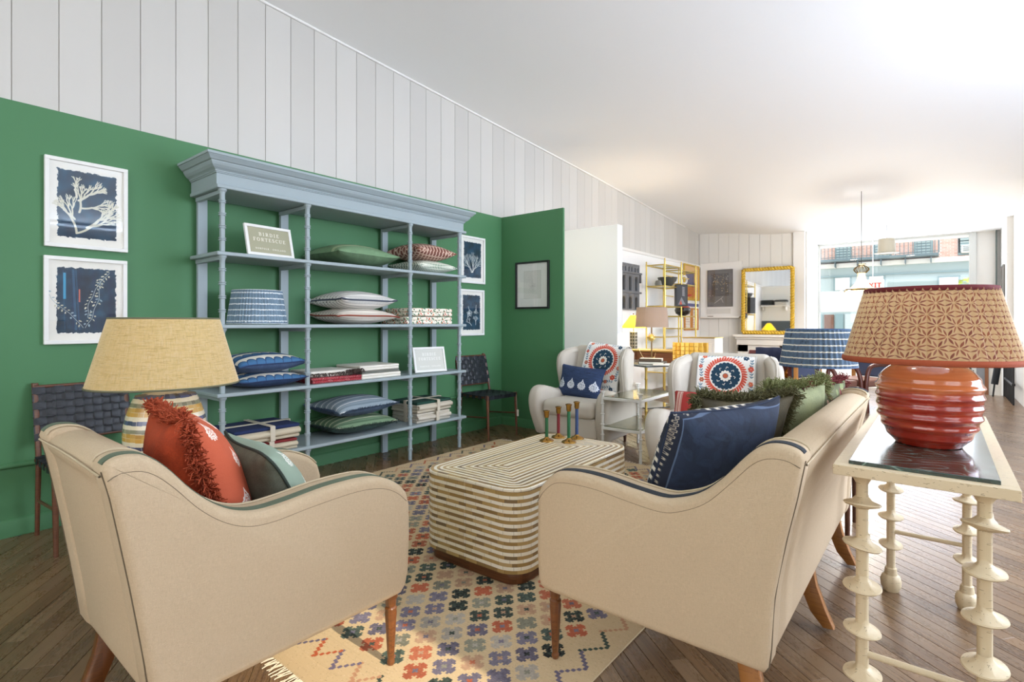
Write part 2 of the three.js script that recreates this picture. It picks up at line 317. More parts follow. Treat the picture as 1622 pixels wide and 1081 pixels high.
{ // a street tree seen at the edge of the window
  const t = thing('street_tree', 'small street tree with yellow green leaves at the right edge of the shop window', 'tree', [1.05, -0.8, -26]);
  part('trunk', tube([[0, 0, 0], [0.05, 1.2, 0.02], [-0.02, 2.6, 0]], 0.06, 10, 7), M(0x5d4c3c, 0.9), t);
  const g = [];
  for (let i = 0; i < 420; i++) { const l = new THREE.PlaneGeometry(0.13, 0.09); l.rotateX(rr(0, 6)); l.rotateY(rr(0, 6)); const a = rr(0, 6.28), q = Math.cbrt(rnd()), e = rr(-1, 1); g.push(tr(l, 0.65 * q * Math.cos(a) * Math.sqrt(1 - e * e), 3.1 + 0.7 * q * e, 0.65 * q * Math.sin(a) * Math.sqrt(1 - e * e))); }
  const lv = part('leaves', merge(g), M(0xb5c65a, 0.7, { side: THREE.DoubleSide }), t); lv.userData.kind = 'stuff';
}
// ---------------------------------------------------------------- ceiling lamps of the near room (above the picture)
const mLampGlow = M(0xffffff, 0.5, { emissive: 0xfff0dc, emissiveIntensity: 4 }), mLampRim = M(0xf0efec, 0.4);
{
  const spots = [[-2.5, -2.6], [-0.8, -2.9], [0.9, -3.6], [1.0, -0.9]];
  const proto = thing('ceiling_lamp', 'round flat white ceiling lamp over the gap between armchair and shelf unit', 'ceiling lamp', [0, 0, 0], 0, 'ceiling lamps of the near room');
  part('rim', lathe([[0.13, 0], [0.17, 0], [0.175, 0.02], [0.17, 0.08], [0, 0.08]], 28), mLampRim, proto);
  part('diffuser', lathe([[0, 0.004], [0.1, 0.005], [0.13, 0.012]], 28), mLampGlow, proto);
  spots.forEach(([x, z], i) => {
    const y = ceilY(x, z) - 0.085; if (i) copyThing(proto, `round flat white ceiling lamp over ${['', 'the coffee table and sofa', 'the floor right of the console table', 'the floor by the side window'][i]}`, [x, y, z]); else proto.position.set(x, y, z);
    const l = new THREE.RectAreaLight(0xfff0e2, LAMP_POWER, 0.24, 0.24); l.position.set(x, y - 0.01, z); l.lookAt(x, 0, z); scene.add(l);
  });
}

{ // unseen trough uplights added on the right and rear walls to brighten the ceiling
  const trough = (label, len, pos, ry, color, power) => {
    const t = thing('added_uplight', label, 'added light', pos, ry);
    part('trough', uvm(merge([box(len, 0.012, 0.16, 0, 0, 0, 0.003), box(len, 0.07, 0.012, 0, 0.035, 0.08, 0.003), box(len, 0.07, 0.012, 0, 0.035, -0.08, 0.003)])), mTrim, t);
    part('added_glow_strip', box(len - 0.06, 0.02, 0.06, 0, 0.02, 0, 0.004), M(0xffffff, 0.5, { emissive: color, emissiveIntensity: 2 }), t);
    const l = new THREE.RectAreaLight(color, power, len - 0.1, 0.12); l.position.set(pos[0], pos[1] + 0.06, pos[2]); l.rotation.set(PI / 2, 0, ry, 'XYZ'); scene.add(l);
  };
  trough('long unseen uplight added on the right wall to brighten the ceiling', 8.5, [2.44, 2.62, -4.1], PI / 2, 0xc6ddff, ADDED_UPLIGHT_POWER);
  trough('long unseen uplight added on the rear wall to brighten the ceiling', 5.5, [-0.8, 2.95, 3.14], 0, 0xd8e6ff, ADDED_UPLIGHT_POWER * 0.62);
}

{ // unseen pale block added outside to keep the sun off the second side window
  const b = thing('added_sun_blocker', 'unseen pale building added outside the right wall to block the sun', 'building', [7.5, -0.9, -8.2]);
  part('wall', uvm(plain(1.0, 9, 13.5, 0.5, 4.5, 0)), M(0xd9d6d0, 0.9), b);
  for (let j = 0; j < 2; j++) for (let i = 0; i < 4; i++) { const w = part('window_frame', box(0.06, 1.6, 1.1, 0, 2.2 + j * 3, -4.6 + i * 3, 0.01), M(0xeeeeea, 0.6), b); part('pane', box(0.02, 1.4, 0.9, -0.03, 2.2 + j * 3, -4.6 + i * 3, 0.004), M(0x8fa3ad, 0.2), w); }
  struct('alley', uvm(plain(5, 0.1, 30, 5.3, -0.95, -4)), M(0xb9b8b4, 0.9));
}

{ // hidden light bar added behind the green return wall to brighten the white partition
  const t = thing('added_light_bar', 'unseen light bar added behind the green return wall to brighten the partition', 'added light', [-3.55, 2.2, -4.886]);
  part('housing', box(0.62, 0.06, 0.05, 0, 0, 0, 0.004), mTrim, t); part('diffuser', box(0.58, 0.04, 0.01, 0, 0, -0.028, 0.002), M(0xffffff, 0.5, { emissive: 0xfff6ea, emissiveIntensity: 2 }), t);
  areaLight(0.6, 0.1, 0xfff4e2, 22, [-3.55, 2.2, -4.925], [-3.55, 1.7, -6]);
}
// ---------------------------------------------------------------- rug
{
  const x0 = -3.52, x1 = -0.905, z0 = -4.15, z1 = -0.94, W = x1 - x0, D = z1 - z0;
  const cols = ['#343f38', '#655f6e', '#a9583a', '#7e7d6c', '#b08d70', '#a39a8c', '#3a463d', '#6f6a78', '#ae6244'];
  const t = canvasTex(1664, 2048, (c, w, h) => {
    const X = (x) => (x - x0) / W * w, Z = (z) => (z - z0) / D * h, s = w / W;
    c.fillStyle = '#cbb28a'; c.fillRect(0, 0, w, h);
    for (let i = 0; i < 1500; i++) { c.fillStyle = hsl('#cbb28a', rr(-0.05, 0.045)); c.globalAlpha = 0.35; c.fillRect(rnd() * w, rnd() * h, rr(60, 500), rr(1, 4)); }
    c.globalAlpha = 1;
    const pat = ['....XXX....', '...XXXXX...', '....XXX....', '.X.XXXXX.X.', 'XXXXXXXXXXX', 'XXXXXoXXXXX', 'XXXXXXXXXXX', '.X.XXXXX.X.', '....XXX....', '...XXXXX...', '....XXX....'];
    const pw = 0.0081 * s, ph = 0.0086 * s;
    for (let a = -40; a < 60; a++) for (let b = -40; b < 60; b++) {
      const x = -1.641 + 0.0605 * (a + b), z = -1.676 - 0.0785 * (a - b);
      if (x < -3.36 || x > -1.07 || z < -4.0 || z > -1.17) continue;
      const col = cols[((a * 2 + Math.floor(b / 2) * 5 + ((a * b) & 3)) % 9 + 9) % 9], mid = cols[(((a + 3) * 5 + b * 3) % 9 + 9) % 9], fade = rr(-0.03, 0.05);
      pat.forEach((row, j) => [...row].forEach((q, i) => { if (q === '.') return; c.fillStyle = hsl(q === 'o' || (j >= 4 && j <= 6 && Math.abs(i - 5) + Math.abs(j - 5) < 2) ? mid : col, fade + rr(-0.025, 0.025)); c.fillRect(X(x) + (i - 5.5) * pw, Z(z) + (j - 5.5) * ph, pw + 0.8, ph + 0.8); }));
    }
    // stepped zigzag borders
    const zig = (pts, lw) => { for (let i = 0; i + 1 < pts.length; i++) { const n = Math.ceil(Math.hypot((pts[i + 1][0] - pts[i][0]), (pts[i + 1][1] - pts[i][1])) / 0.011); c.fillStyle = ['#b4562f', '#5f586c', '#5f586c', '#2f3f36', '#b98a68', '#6a6078'][Math.floor(i / 2) % 6]; for (let k = 0; k <= n; k++) { const x = lerp(pts[i][0], pts[i + 1][0], k / n), z = lerp(pts[i][1], pts[i + 1][1], k / n); const j = (k % 2) * 0.005; c.fillRect(X(x + j) - lw * s / 2, Z(z - j) - lw * s / 2, lw * s, lw * s); } } };
    const sideR = [], sideL = [], front = [], back = [];
    for (let i = 0; i < 40; i++) { const z = -1.2 - 0.076 * i; if (z < -4.06) break; sideR.push([i % 2 ? -0.95 : -1.02, z]); sideL.push([i % 2 ? -3.47 : -3.4, z]); }
    for (let i = 0; i < 44; i++) { const x = -1.02 - 0.056 * i; if (x < -3.42) break; front.push([x, i % 2 ? -1.03 : -1.11]); back.push([x, i % 2 ? -4.06 : -3.98]); }
    zig(sideR, 0.012); zig(sideL, 0.012); zig(front, 0.012); zig(back, 0.012);
    for (let y = 0; y < h; y += 3) { c.fillStyle = 'rgba(60,45,30,0.07)'; c.fillRect(0, y, w, 1); }
    for (let i = 0; i < 60000; i++) { c.fillStyle = rnd() < 0.5 ? 'rgba(255,245,220,0.16)' : 'rgba(50,35,25,0.14)'; c.fillRect(rnd() * w, rnd() * h, rr(1, 5), 1.5); }
  });
  const rug = thing('rug', 'flat woven rug with rows of small star motifs and zigzag border under the coffee table', 'rug', [0, 0, 0]);
  const top = setUV(gridGeo(40, 40, (u, v) => { const x = lerp(x0, x1, u), z = lerp(z1, z0, v); return [x + 0.006 * noise.noise(z * 2, 0, 5), 0.0085 + 0.0012 * noise.noise(x * 3, z * 3, 1), z + 0.004 * noise.noise(x * 3, 0, 9)]; }), (x, y, z) => [(x - x0) / W, 1 - (z - z0) / D]);
  part('weave', top, M(0xffffff, 0.95, { map: t, bumpMap: resized(weaveBump, 0.05), bumpScale: 0.0012 }), rug);
  part('edge', uvm(merge([plain(0.006, 0.0075, D, x1, 0.0045, (z0 + z1) / 2), plain(0.006, 0.0075, D, x0, 0.0045, (z0 + z1) / 2), plain(W, 0.0075, 0.008, (x0 + x1) / 2, 0.0045, z1)])), M(0xc4ae88, 0.95), rug);
  const fr = [];
  for (let i = 0; i < 330; i++) { const x = lerp(x0, x1, (i + rnd()) / 330), l = rr(0.035, 0.06), k = rr(-0.02, 0.02); fr.push(tube([[x, 0.006, z1 - 0.002], [x + k * 0.4, 0.007, z1 + l * 0.5], [x + k, 0.004, z1 + l]], 0.0022, 3, 4)); if (i % 2) fr.push(tube([[x, 0.006, z0 + 0.002], [x + k, 0.004, z0 - l]], 0.0022, 2, 4)); }
  const f = part('fringe', merge(fr), M(0xd9cbb4, 0.95), rug); f.userData.kind = 'stuff';
}
// ---------------------------------------------------------------- armchair and sofa of one family
const mLinen = MP(0xffffff, 0.95, { map: linenTex('#bfaa8c', 0.09), bumpMap: weaveBump, bumpScale: 0.0011, sheen: 0.15, sheenRoughness: 0.6 });
const mSeam = M(0x6b5f4c, 0.9);
const mPipe = M(0xc2b193, 0.9, { bumpMap: weaveBump, bumpScale: 0.0004 });
const legWood = woodTex('#74441f', '#331a0b'), mLegWood = MP(0xffffff, 0.35, { map: resized(legWood, 0.4, 0.1), clearcoat: 0.4, clearcoatRoughness: 0.25 });
const mLegWood2 = MP(0xffffff, 0.35, { map: resized(woodTex('#a06a35', '#643b19'), 0.4, 0.1), clearcoat: 0.4, clearcoatRoughness: 0.25 });
// ribbon with thickness along a path in the y-z plane
function ribbon(path, x, w, h, lift) {
  const n = path.length - 1, row = [[-w / 2, 0], [-w / 2, h], [w / 2, h], [w / 2, 0]];
  return gridGeo(n, 3, (u, v) => {
    const i = Math.round(u * n), a = path[Math.max(0, i - 1)], b = path[Math.min(n, i + 1)], dz = b[0] - a[0], dy = b[1] - a[1], l = Math.hypot(dz, dy) || 1, r = row[Math.round(v * 3)];
    const nz = dy / l, ny = -dz / l, s = ny < 0 && Math.abs(ny) > 0.2 ? -1 : 1;
    return [x + r[0], path[i][1] + s * ny * (r[1] + lift), path[i][0] + s * nz * (r[1] + lift)];
  });
}
// side: outline of the arm panel [z, y], front first along the top to the back; back: lower points of the back edge
function seat(t, L, front, top, back, yb, trimMat) {
  const T = 0.115, topS = smoothPts(top, 70);
  const side = [...front, ...topS, ...back];
  const panel = ext([...side].reverse(), T, 0.022, 4).rotateY(-PI / 2);
  const h = L / 2 - T / 2;
  const zf = front[0][0], zB = top[top.length - 1][0];
  for (const s of [-1, 1]) {
    const a = part('side_panel', uvm(panel.clone().translate(s * h, 0, 0)), mLinen, t);
    const path = topS.slice(3, 68);
    part('trim_band', ribbon(path, s * (h + 0.012), 0.03, 0.0022, 0.0003), trimMat, a, 'coloured band along the arm');
    const inset = smoothPts(topS.filter((_, i) => i % 5 === 1).map(([z, y]) => [z, y - 0.036]), 60);
    part('seam', tube(inset.map(([z, y]) => [s * (h + T / 2 - 0.0004), y, z]), 0.0011, 70, 4), mSeam, a);
    part('seam', tube([top[top.length - 1], ...back].map(([z, y]) => [s * (h + T / 2 - 0.021), y, z - 0.0005]), 0.0018, 40, 5), mSeam, a);
    part('piping', tube(topS.slice(1, 69).map(([z, y]) => [s * (h - T / 2 + 0.012), y + 0.001, z]), 0.0035, 70, 6), mPipe, a);
  }
  const bi = [...back].map(([z, y]) => [z + 0.006, y]), crest = top[top.length - 1];
  const bk = smoothPts([...bi.slice().reverse(), [crest[0] + 0.004, crest[1] - 0.02], [crest[0] + 0.03, crest[1] + 0.008], [crest[0] + 0.085, crest[1] + 0.012], [crest[0] + 0.14, crest[1] - 0.03], [crest[0] + 0.2, 0.66], [crest[0] + 0.25, 0.42]], 60);
  const bp = part('back', uvm(ext([...bk, [crest[0] + 0.25, yb + 0.02], [bi[bi.length - 1][0], yb + 0.02]].reverse(), L - 2 * T + 0.03, 0.004, 2).rotateY(-PI / 2)), mLinen, t);
  part('seam', tube([[-L / 2 + 0.03, crest[1] - 0.012, crest[0] - 0.001], [0, crest[1] - 0.01, crest[0] + 0.0015], [L / 2 - 0.03, crest[1] - 0.012, crest[0] - 0.001]], 0.003, 30, 5), mPipe, bp);
  part('seat_base', uvm(box(L - 2 * T + 0.02, 0.12, zf - zB - 0.16, 0, yb + 0.065, (zf + zB) / 2 + 0.06, 0.02, 3)), mLinen, t);
  const cg = new RoundedBoxGeometry(L - 2 * T - 0.006, 0.14, zf - zB - 0.22, 5, 0.05), p = cg.attributes.position;
  for (let i = 0; i < p.count; i++) { const x = p.getX(i) / (L / 2 - T), z = p.getZ(i) / ((zf - zB - 0.22) / 2); if (p.getY(i) > 0) p.setY(i, p.getY(i) + 0.03 * Math.max(0, (1 - x * x) * (1 - z * z))); }
  cg.computeVertexNormals();
  part('seat_cushion', uvm(tr(cg, 0, yb + 0.15, (zf + zB) / 2 + 0.1)), mLinen, t);
  return { h, zf, zB };
}
const turnedLeg = (H) => lathe([[0, 0], [0.011, 0], [0.0135, 0.006], [0.0135, 0.014], [0.0105, 0.02], [0.012, 0.03], [0.019, H * 0.62], [0.021, H * 0.72], [0.0195, H * 0.76], [0.021, H * 0.775], [0.021, H * 0.79], [0.016, H * 0.81], [0.0185, H * 0.85], [0.019, H * 0.9], [0.024, H * 0.93], [0.024, H]], 20);
const sabreLeg = (H) => uvm(ext([[0, H], [0.05, H], [0.047, H * 0.8], [0.03, H * 0.45], [0.0, H * 0.18], [-0.045, 0], [-0.082, 0.004], [-0.052, H * 0.25], [-0.022, H * 0.55]].reverse(), 0.036, 0.003).rotateY(-PI / 2));
{
  const k = 0.96, zc = -0.79, f = ([z, y]) => [-(k * z - zc), 1.2 - k * (1.2 - y)];
  const t = thing('armchair', 'cream linen armchair with green trimmed swooping arms holding an orange cushion', 'armchair', [-1.782, 0.009, zc], PI);
  const top = [[-1.262, 0.575], [-1.223, 0.615], [-1.162, 0.648], [-1.091, 0.666], [-0.952, 0.668], [-0.813, 0.655], [-0.729, 0.653], [-0.666, 0.668], [-0.608, 0.703], [-0.553, 0.754], [-0.501, 0.817], [-0.465, 0.852], [-0.435, 0.869], [-0.396, 0.873], [-0.37, 0.862], [-0.361, 0.842]].map(f);
  const back = [[-0.377, 0.777], [-0.396, 0.672], [-0.418, 0.544], [-0.435, 0.435], [-0.447, 0.354], [-0.462, 0.24], [-0.48, 0.216]].map(f);
  const front = [[-1.17, 0.214], [-1.235, 0.216], [-1.258, 0.24], [-1.271, 0.29], [-1.277, 0.42], [-1.275, 0.53]].map(f);
  seat(t, 0.68, front, top, back, 0.252, M(0x65725d, 0.85, { bumpMap: weaveBump, bumpScale: 0.0008 }));
  for (const [x, z] of [[-0.29, 0.385], [0.29, 0.385]]) part('leg', turnedLeg(0.252).translate(x, 0, z), mLegWood, t, 'turned front leg');
  for (const x of [-0.285, 0.285]) part('leg', sabreLeg(0.27).translate(x, 0, -0.3), mLegWood, t, 'curved square back leg');
}
{
  const k = 1.012, xc = -0.69, f = ([x, y]) => [-(k * x - xc), 1.2 - k * (1.2 - y)];
  const t = thing('sofa', 'cream linen sofa with navy trimmed swooping arms and a row of velvet cushions', 'sofa', [xc, 0.009, -2.335], -PI / 2);
  const top = [[-1.098, 0.596], [-1.08, 0.628], [-1.038, 0.67], [-1.002, 0.685], [-0.93, 0.692], [-0.841, 0.688], [-0.743, 0.675], [-0.652, 0.667], [-0.601, 0.676], [-0.535, 0.704], [-0.473, 0.756], [-0.414, 0.824], [-0.379, 0.857], [-0.344, 0.873], [-0.305, 0.873], [-0.276, 0.861], [-0.266, 0.84]].map(f);
  const back = [[-0.285, 0.738], [-0.31, 0.624], [-0.337, 0.471], [-0.346, 0.33], [-0.352, 0.28], [-0.362, 0.264]].map(f);
  const front = [[-1.03, 0.262], [-1.067, 0.264], [-1.088, 0.272], [-1.098, 0.3], [-1.103, 0.38], [-1.101, 0.56]].map(f);
  seat(t, 1.64, front, top, back, 0.262, M(0x2b3239, 0.85, { bumpMap: weaveBump, bumpScale: 0.0008 }));
  for (const [x, z] of [[0.77, 0.375], [-0.77, 0.375]]) part('leg', turnedLeg(0.262).translate(x, 0, z), mLegWood, t, 'turned front leg');
  for (const x of [-0.75, -0.055, 0.75]) part('leg', sabreLeg(0.285).translate(x, 0, -0.29), mLegWood2, t, 'curved square back leg');
}
// ---------------------------------------------------------------- cushions
function pillow(w, h, t, side, o = {}) {
  const { pin = 0.07, wr = 0.006, seed = 1, n = 22 } = o;
  const g = gridGeo(n, n, (a, b) => {
    const k = (q) => { const s = q * 2 - 1; return Math.sign(s) * (1 - Math.pow(1 - Math.abs(s), 1.5)); };
    const u = k(side > 0 ? a : 1 - a), v = k(b), x = w / 2 * u * (1 - pin * (1 - v * v) * u * u), y = h / 2 * v * (1 - pin * (1 - u * u) * v * v);
    const f = Math.pow(Math.max(0, (1 - u * u) * (1 - v * v)), 0.46), cor = Math.pow(Math.abs(u * v), 3);
    const z = side * (t / 2 * f + wr * f * (noise.noise(x * 9, y * 9, seed) + 0.6 * noise.noise(x * 22, y * 18, seed + 5)) * (0.4 + 1.2 * Math.max(u * u, v * v))) + 0.02 * cor * Math.sin(seed * 3 + u * 2 + v);
    return [x, y, z];
  });
  const uv = g.attributes.uv, p = g.attributes.position; for (let i = 0; i < p.count; i++) uv.setXY(i, (side > 0 ? 1 : -1) * p.getX(i) / w + 0.5, p.getY(i) / h + 0.5);
  return g;
}
function rim(w, h, o = {}, n = 24) {
  const { pin = 0.07, seed = 1 } = o, pts = [];
  const at = (u, v) => V(w / 2 * u * (1 - pin * (1 - v * v) * u * u), h / 2 * v * (1 - pin * (1 - u * u) * v * v), 0.02 * Math.pow(Math.abs(u * v), 3) * Math.sin(seed * 3 + u * 2 + v));
  for (let i = 0; i < n; i++) pts.push(at(-1 + 2 * i / n, -1)); for (let i = 0; i < n; i++) pts.push(at(1, -1 + 2 * i / n));
  for (let i = 0; i < n; i++) pts.push(at(1 - 2 * i / n, 1)); for (let i = 0; i < n; i++) pts.push(at(-1, 1 - 2 * i / n));
  return pts;
}
function fringeGeo(w, h, o, len, count, thick = 0.0016) {
  const pts = rim(w, h, o), g = [];
  for (let i = 0; i < count; i++) {
    const q = i / count * pts.length, a = pts[Math.floor(q) % pts.length], b = pts[(Math.floor(q) + 1) % pts.length], c = a.clone().lerp(b, q % 1), d = V(c.x / w, c.y / h, 0);
    const out = (Math.abs(d.x) > Math.abs(d.y) ? V(Math.sign(d.x), 0, 0) : V(0, Math.sign(d.y), 0)).add(V(rr(-0.45, 0.45), rr(-0.45, 0.45), rr(-1.1, 1.1))).normalize();
    const l = len * rr(0.6, 1.1), e = c.clone().addScaledVector(out, l), m = c.clone().addScaledVector(out, l * 0.55); m.add(V(rr(-1, 1), rr(-1, 1), rr(-1, 1)).multiplyScalar(l * 0.3)); e.add(V(rr(-1, 1), rr(-1.2, 0.6), rr(-1, 1)).multiplyScalar(l * 0.3));
    g.push(tube([c, m, e], thick, 3, 3));
  }
  return merge(g);
}
function cushion(label, o) {
  const { w, h, t, front, back, piping, fringe, pos, ry = 0, lean = 0, roll = 0, flat = false, group, name = 'cushion' } = o;
  const g = thing(name, label, 'cushion', pos, 0, group); g.rotation.order = 'YXZ'; g.rotation.set(flat ? -PI / 2 : -lean, ry, roll);
  const off = flat ? [0, 0, t * 0.48] : [0, h / 2 - 0.01, 0];
  part('front', pillow(w, h, t, 1, o).translate(...off), front, g);
  part('back', pillow(w, h, t, -1, o).translate(...off), back ?? front, g);
  if (piping) part('piping', tube(rim(w, h, o), piping.r ?? 0.004, 120, 6, true).translate(...off), piping.mat, g);
  if (fringe) { const f = part('fringe', fringeGeo(w, h, o, fringe.len, fringe.count, fringe.thick).translate(...off), fringe.mat, g); f.userData.kind = 'stuff'; }
  return g;
}
const velvet = (c, o = {}) => MP(c, 0.8, { map: velvetMap, sheen: 0.5, sheenColor: new THREE.Color(c).lerp(new THREE.Color(1, 1, 1), 0.25), sheenRoughness: 0.4, bumpMap: resized(pileBump, 0.2), bumpScale: 0.0008, ...o });
const printed = (draw, o = {}) => MP(0xffffff, 0.85, { map: canvasTex(512, 512, draw), bumpMap: resized(pileBump, 0.2), bumpScale: 0.0008, sheen: 0.25, ...o });
function paisley(c, x, y, s, col, lw = 0.03) {
  c.save(); c.translate(x, y); c.scale(s, s); c.strokeStyle = c.fillStyle = col; c.lineWidth = lw;
  const out = (k) => { c.beginPath(); c.moveTo(0.1 * k, -0.75 * k); c.bezierCurveTo(0.15 * k, -0.25 * k, 0.62 * k, -0.05 * k, 0.55 * k, 0.35 * k); c.bezierCurveTo(0.45 * k, 0.85 * k, -0.5 * k, 0.85 * k, -0.55 * k, 0.3 * k); c.bezierCurveTo(-0.55 * k, -0.1 * k, 0.05 * k, -0.2 * k, 0.1 * k, -0.75 * k); c.closePath(); c.stroke(); };
  out(1); out(0.84);
  for (let i = 0; i < 26; i++) { const a = i * 2.4, r = 0.085 * Math.sqrt(i); c.beginPath(); c.arc(r * Math.cos(a), 0.28 + r * Math.sin(a), 0.05, i, i + 4.4); c.stroke(); }
  for (let i = 0; i < 12; i++) { const a = i / 12 * 6.28; c.beginPath(); c.arc(0.57 * Math.cos(a), 0.3 + 0.5 * Math.sin(a), 0.07, 0, 6.3); c.stroke(); }
  c.restore();
}
const fringeMat = (c) => M(c, 0.9);
cushion('orange red velvet cushion with deep fringe and white printed paisleys on the cream armchair', {
  w: 0.44, h: 0.49, t: 0.25, seed: 3, pos: [-1.82, 0.475, -0.77], ry: 169 * DEG, lean: 21 * DEG,
  front: printed((c, w, h) => { c.fillStyle = '#c55c3c'; c.fillRect(0, 0, w, h); for (let i = 0; i < 4; i++) for (let j = 0; j < 4; j++) paisley(c, 75 + i * 128 + (j % 2 ? 60 : 0), 70 + j * 128, 46, '#f6ebe0', 0.07); }),
  back: velvet('#b8400f', { sheen: 0.15 }), fringe: { mat: fringeMat(0xb04c2a), len: 0.034, count: 4200, thick: 0.0019 },
});
cushion('grey green velvet cushion with dark piping in front of the orange cushion on the armchair', {
  w: 0.42, h: 0.37, t: 0.18, seed: 8, pos: [-1.78, 0.48, -0.97], ry: 177 * DEG, lean: 27 * DEG,
  front: printed((c, w, h) => { c.fillStyle = '#93a694'; c.fillRect(0, 0, w, h); for (let i = 0; i < 3; i++) for (let j = 0; j < 3; j++) paisley(c, 90 + i * 170, 90 + j * 170, 60, '#f2f2ea', 0.06); }), back: velvet('#6d705f'), piping: { mat: M(0x2f3a33, 0.85), r: 0.005 },
});
const navyBack = printed((c, w, h) => {
  c.fillStyle = '#2a364c'; c.fillRect(0, 0, w, h); for (let i = 0; i < 500; i++) { c.fillStyle = hsl('#2a364c', rr(-0.03, 0.05)); c.globalAlpha = 0.25; c.beginPath(); c.ellipse(rnd() * w, rnd() * h, rr(6, 50), rr(4, 20), rnd() * 3, 0, 7); c.fill(); } c.globalAlpha = 1;
  c.fillStyle = '#1f2738'; c.fillRect(0, 0, w, 20); c.fillRect(0, 0, 40, h); c.strokeStyle = '#5d6f8a'; c.lineWidth = 4; c.beginPath(); c.moveTo(42, h); c.lineTo(42, 22); c.lineTo(w, 22); c.stroke();
  c.strokeStyle = '#b9b09e'; c.lineWidth = 2.4; for (let i = 0; i < 40; i++) { c.strokeRect(10 + (i % 2) * 5, i * 13, 12, 8); if (i > 3 && i < 24) c.strokeRect(i * 13, 4 + (i % 2) * 4, 8, 7); }
});
cushion('navy velvet cushion with black and white chain border at the near end of the sofa', {
  w: 0.57, h: 0.475, t: 0.21, seed: 5, pos: [-0.735, 0.482, -2.025], ry: -115 * DEG, lean: 22 * DEG, roll: -0.01, pin: 0.1,
  front: printed((c, w, h) => { c.fillStyle = '#222a3c'; c.fillRect(0, 0, w, h); c.strokeStyle = '#e9e2d2'; for (const q of [40, 470]) { for (let i = 0; i < 26; i++) { c.lineWidth = 5; c.strokeRect(q - 12 + (i % 2) * 5, i * 20, 20, 12); c.strokeRect(i * 20, q - 12 + (i % 2) * 5, 12, 20); } } c.lineWidth = 3; c.strokeRect(78, 78, 356, 356); }),
  back: navyBack, piping: { mat: M(0x27334a, 0.85), r: 0.004 },
});
cushion('olive velvet cushion with dark green fringe behind the navy cushion on the sofa', {
  w: 0.48, h: 0.445, t: 0.15, seed: 6, pos: [-0.725, 0.482, -2.4], ry: -121 * DEG, lean: 16 * DEG, pin: 0.1,
  front: velvet('#97a070'), back: velvet('#5a5033'), fringe: { mat: fringeMat(0x625f3c), len: 0.038, count: 4200, thick: 0.002 },
});
cushion('light green velvet cushion with thick moss fringe third along the sofa', {
  w: 0.46, h: 0.47, t: 0.16, seed: 7, pos: [-0.62, 0.482, -2.72], ry: -114 * DEG, lean: 16 * DEG,
  front: velvet('#858a60'), back: velvet('#959a6c'), fringe: { mat: fringeMat(0x7b7f4e), len: 0.042, count: 4200, thick: 0.002 },
});
cushion('dark red floral velvet cushion with red fringe at the far end of the sofa', {
  w: 0.44, h: 0.46, t: 0.15, seed: 9, pos: [-0.55, 0.482, -2.97], ry: -108 * DEG, lean: 16 * DEG,
  front: velvet('#6e2a2c'), back: printed((c, w, h) => { c.fillStyle = '#5f6244'; c.fillRect(0, 0, w, h); for (let i = 0; i < 120; i++) { c.fillStyle = pick(['#8a3b37', '#c7a58d', '#6a3136', '#7d8758']); c.beginPath(); c.ellipse(rnd() * w, rnd() * h, rr(8, 34), rr(6, 18), rnd() * 6, 0, 6.3); c.fill(); } }),
  fringe: { mat: fringeMat(0x7a3334), len: 0.034, count: 2600, thick: 0.0017 },
});
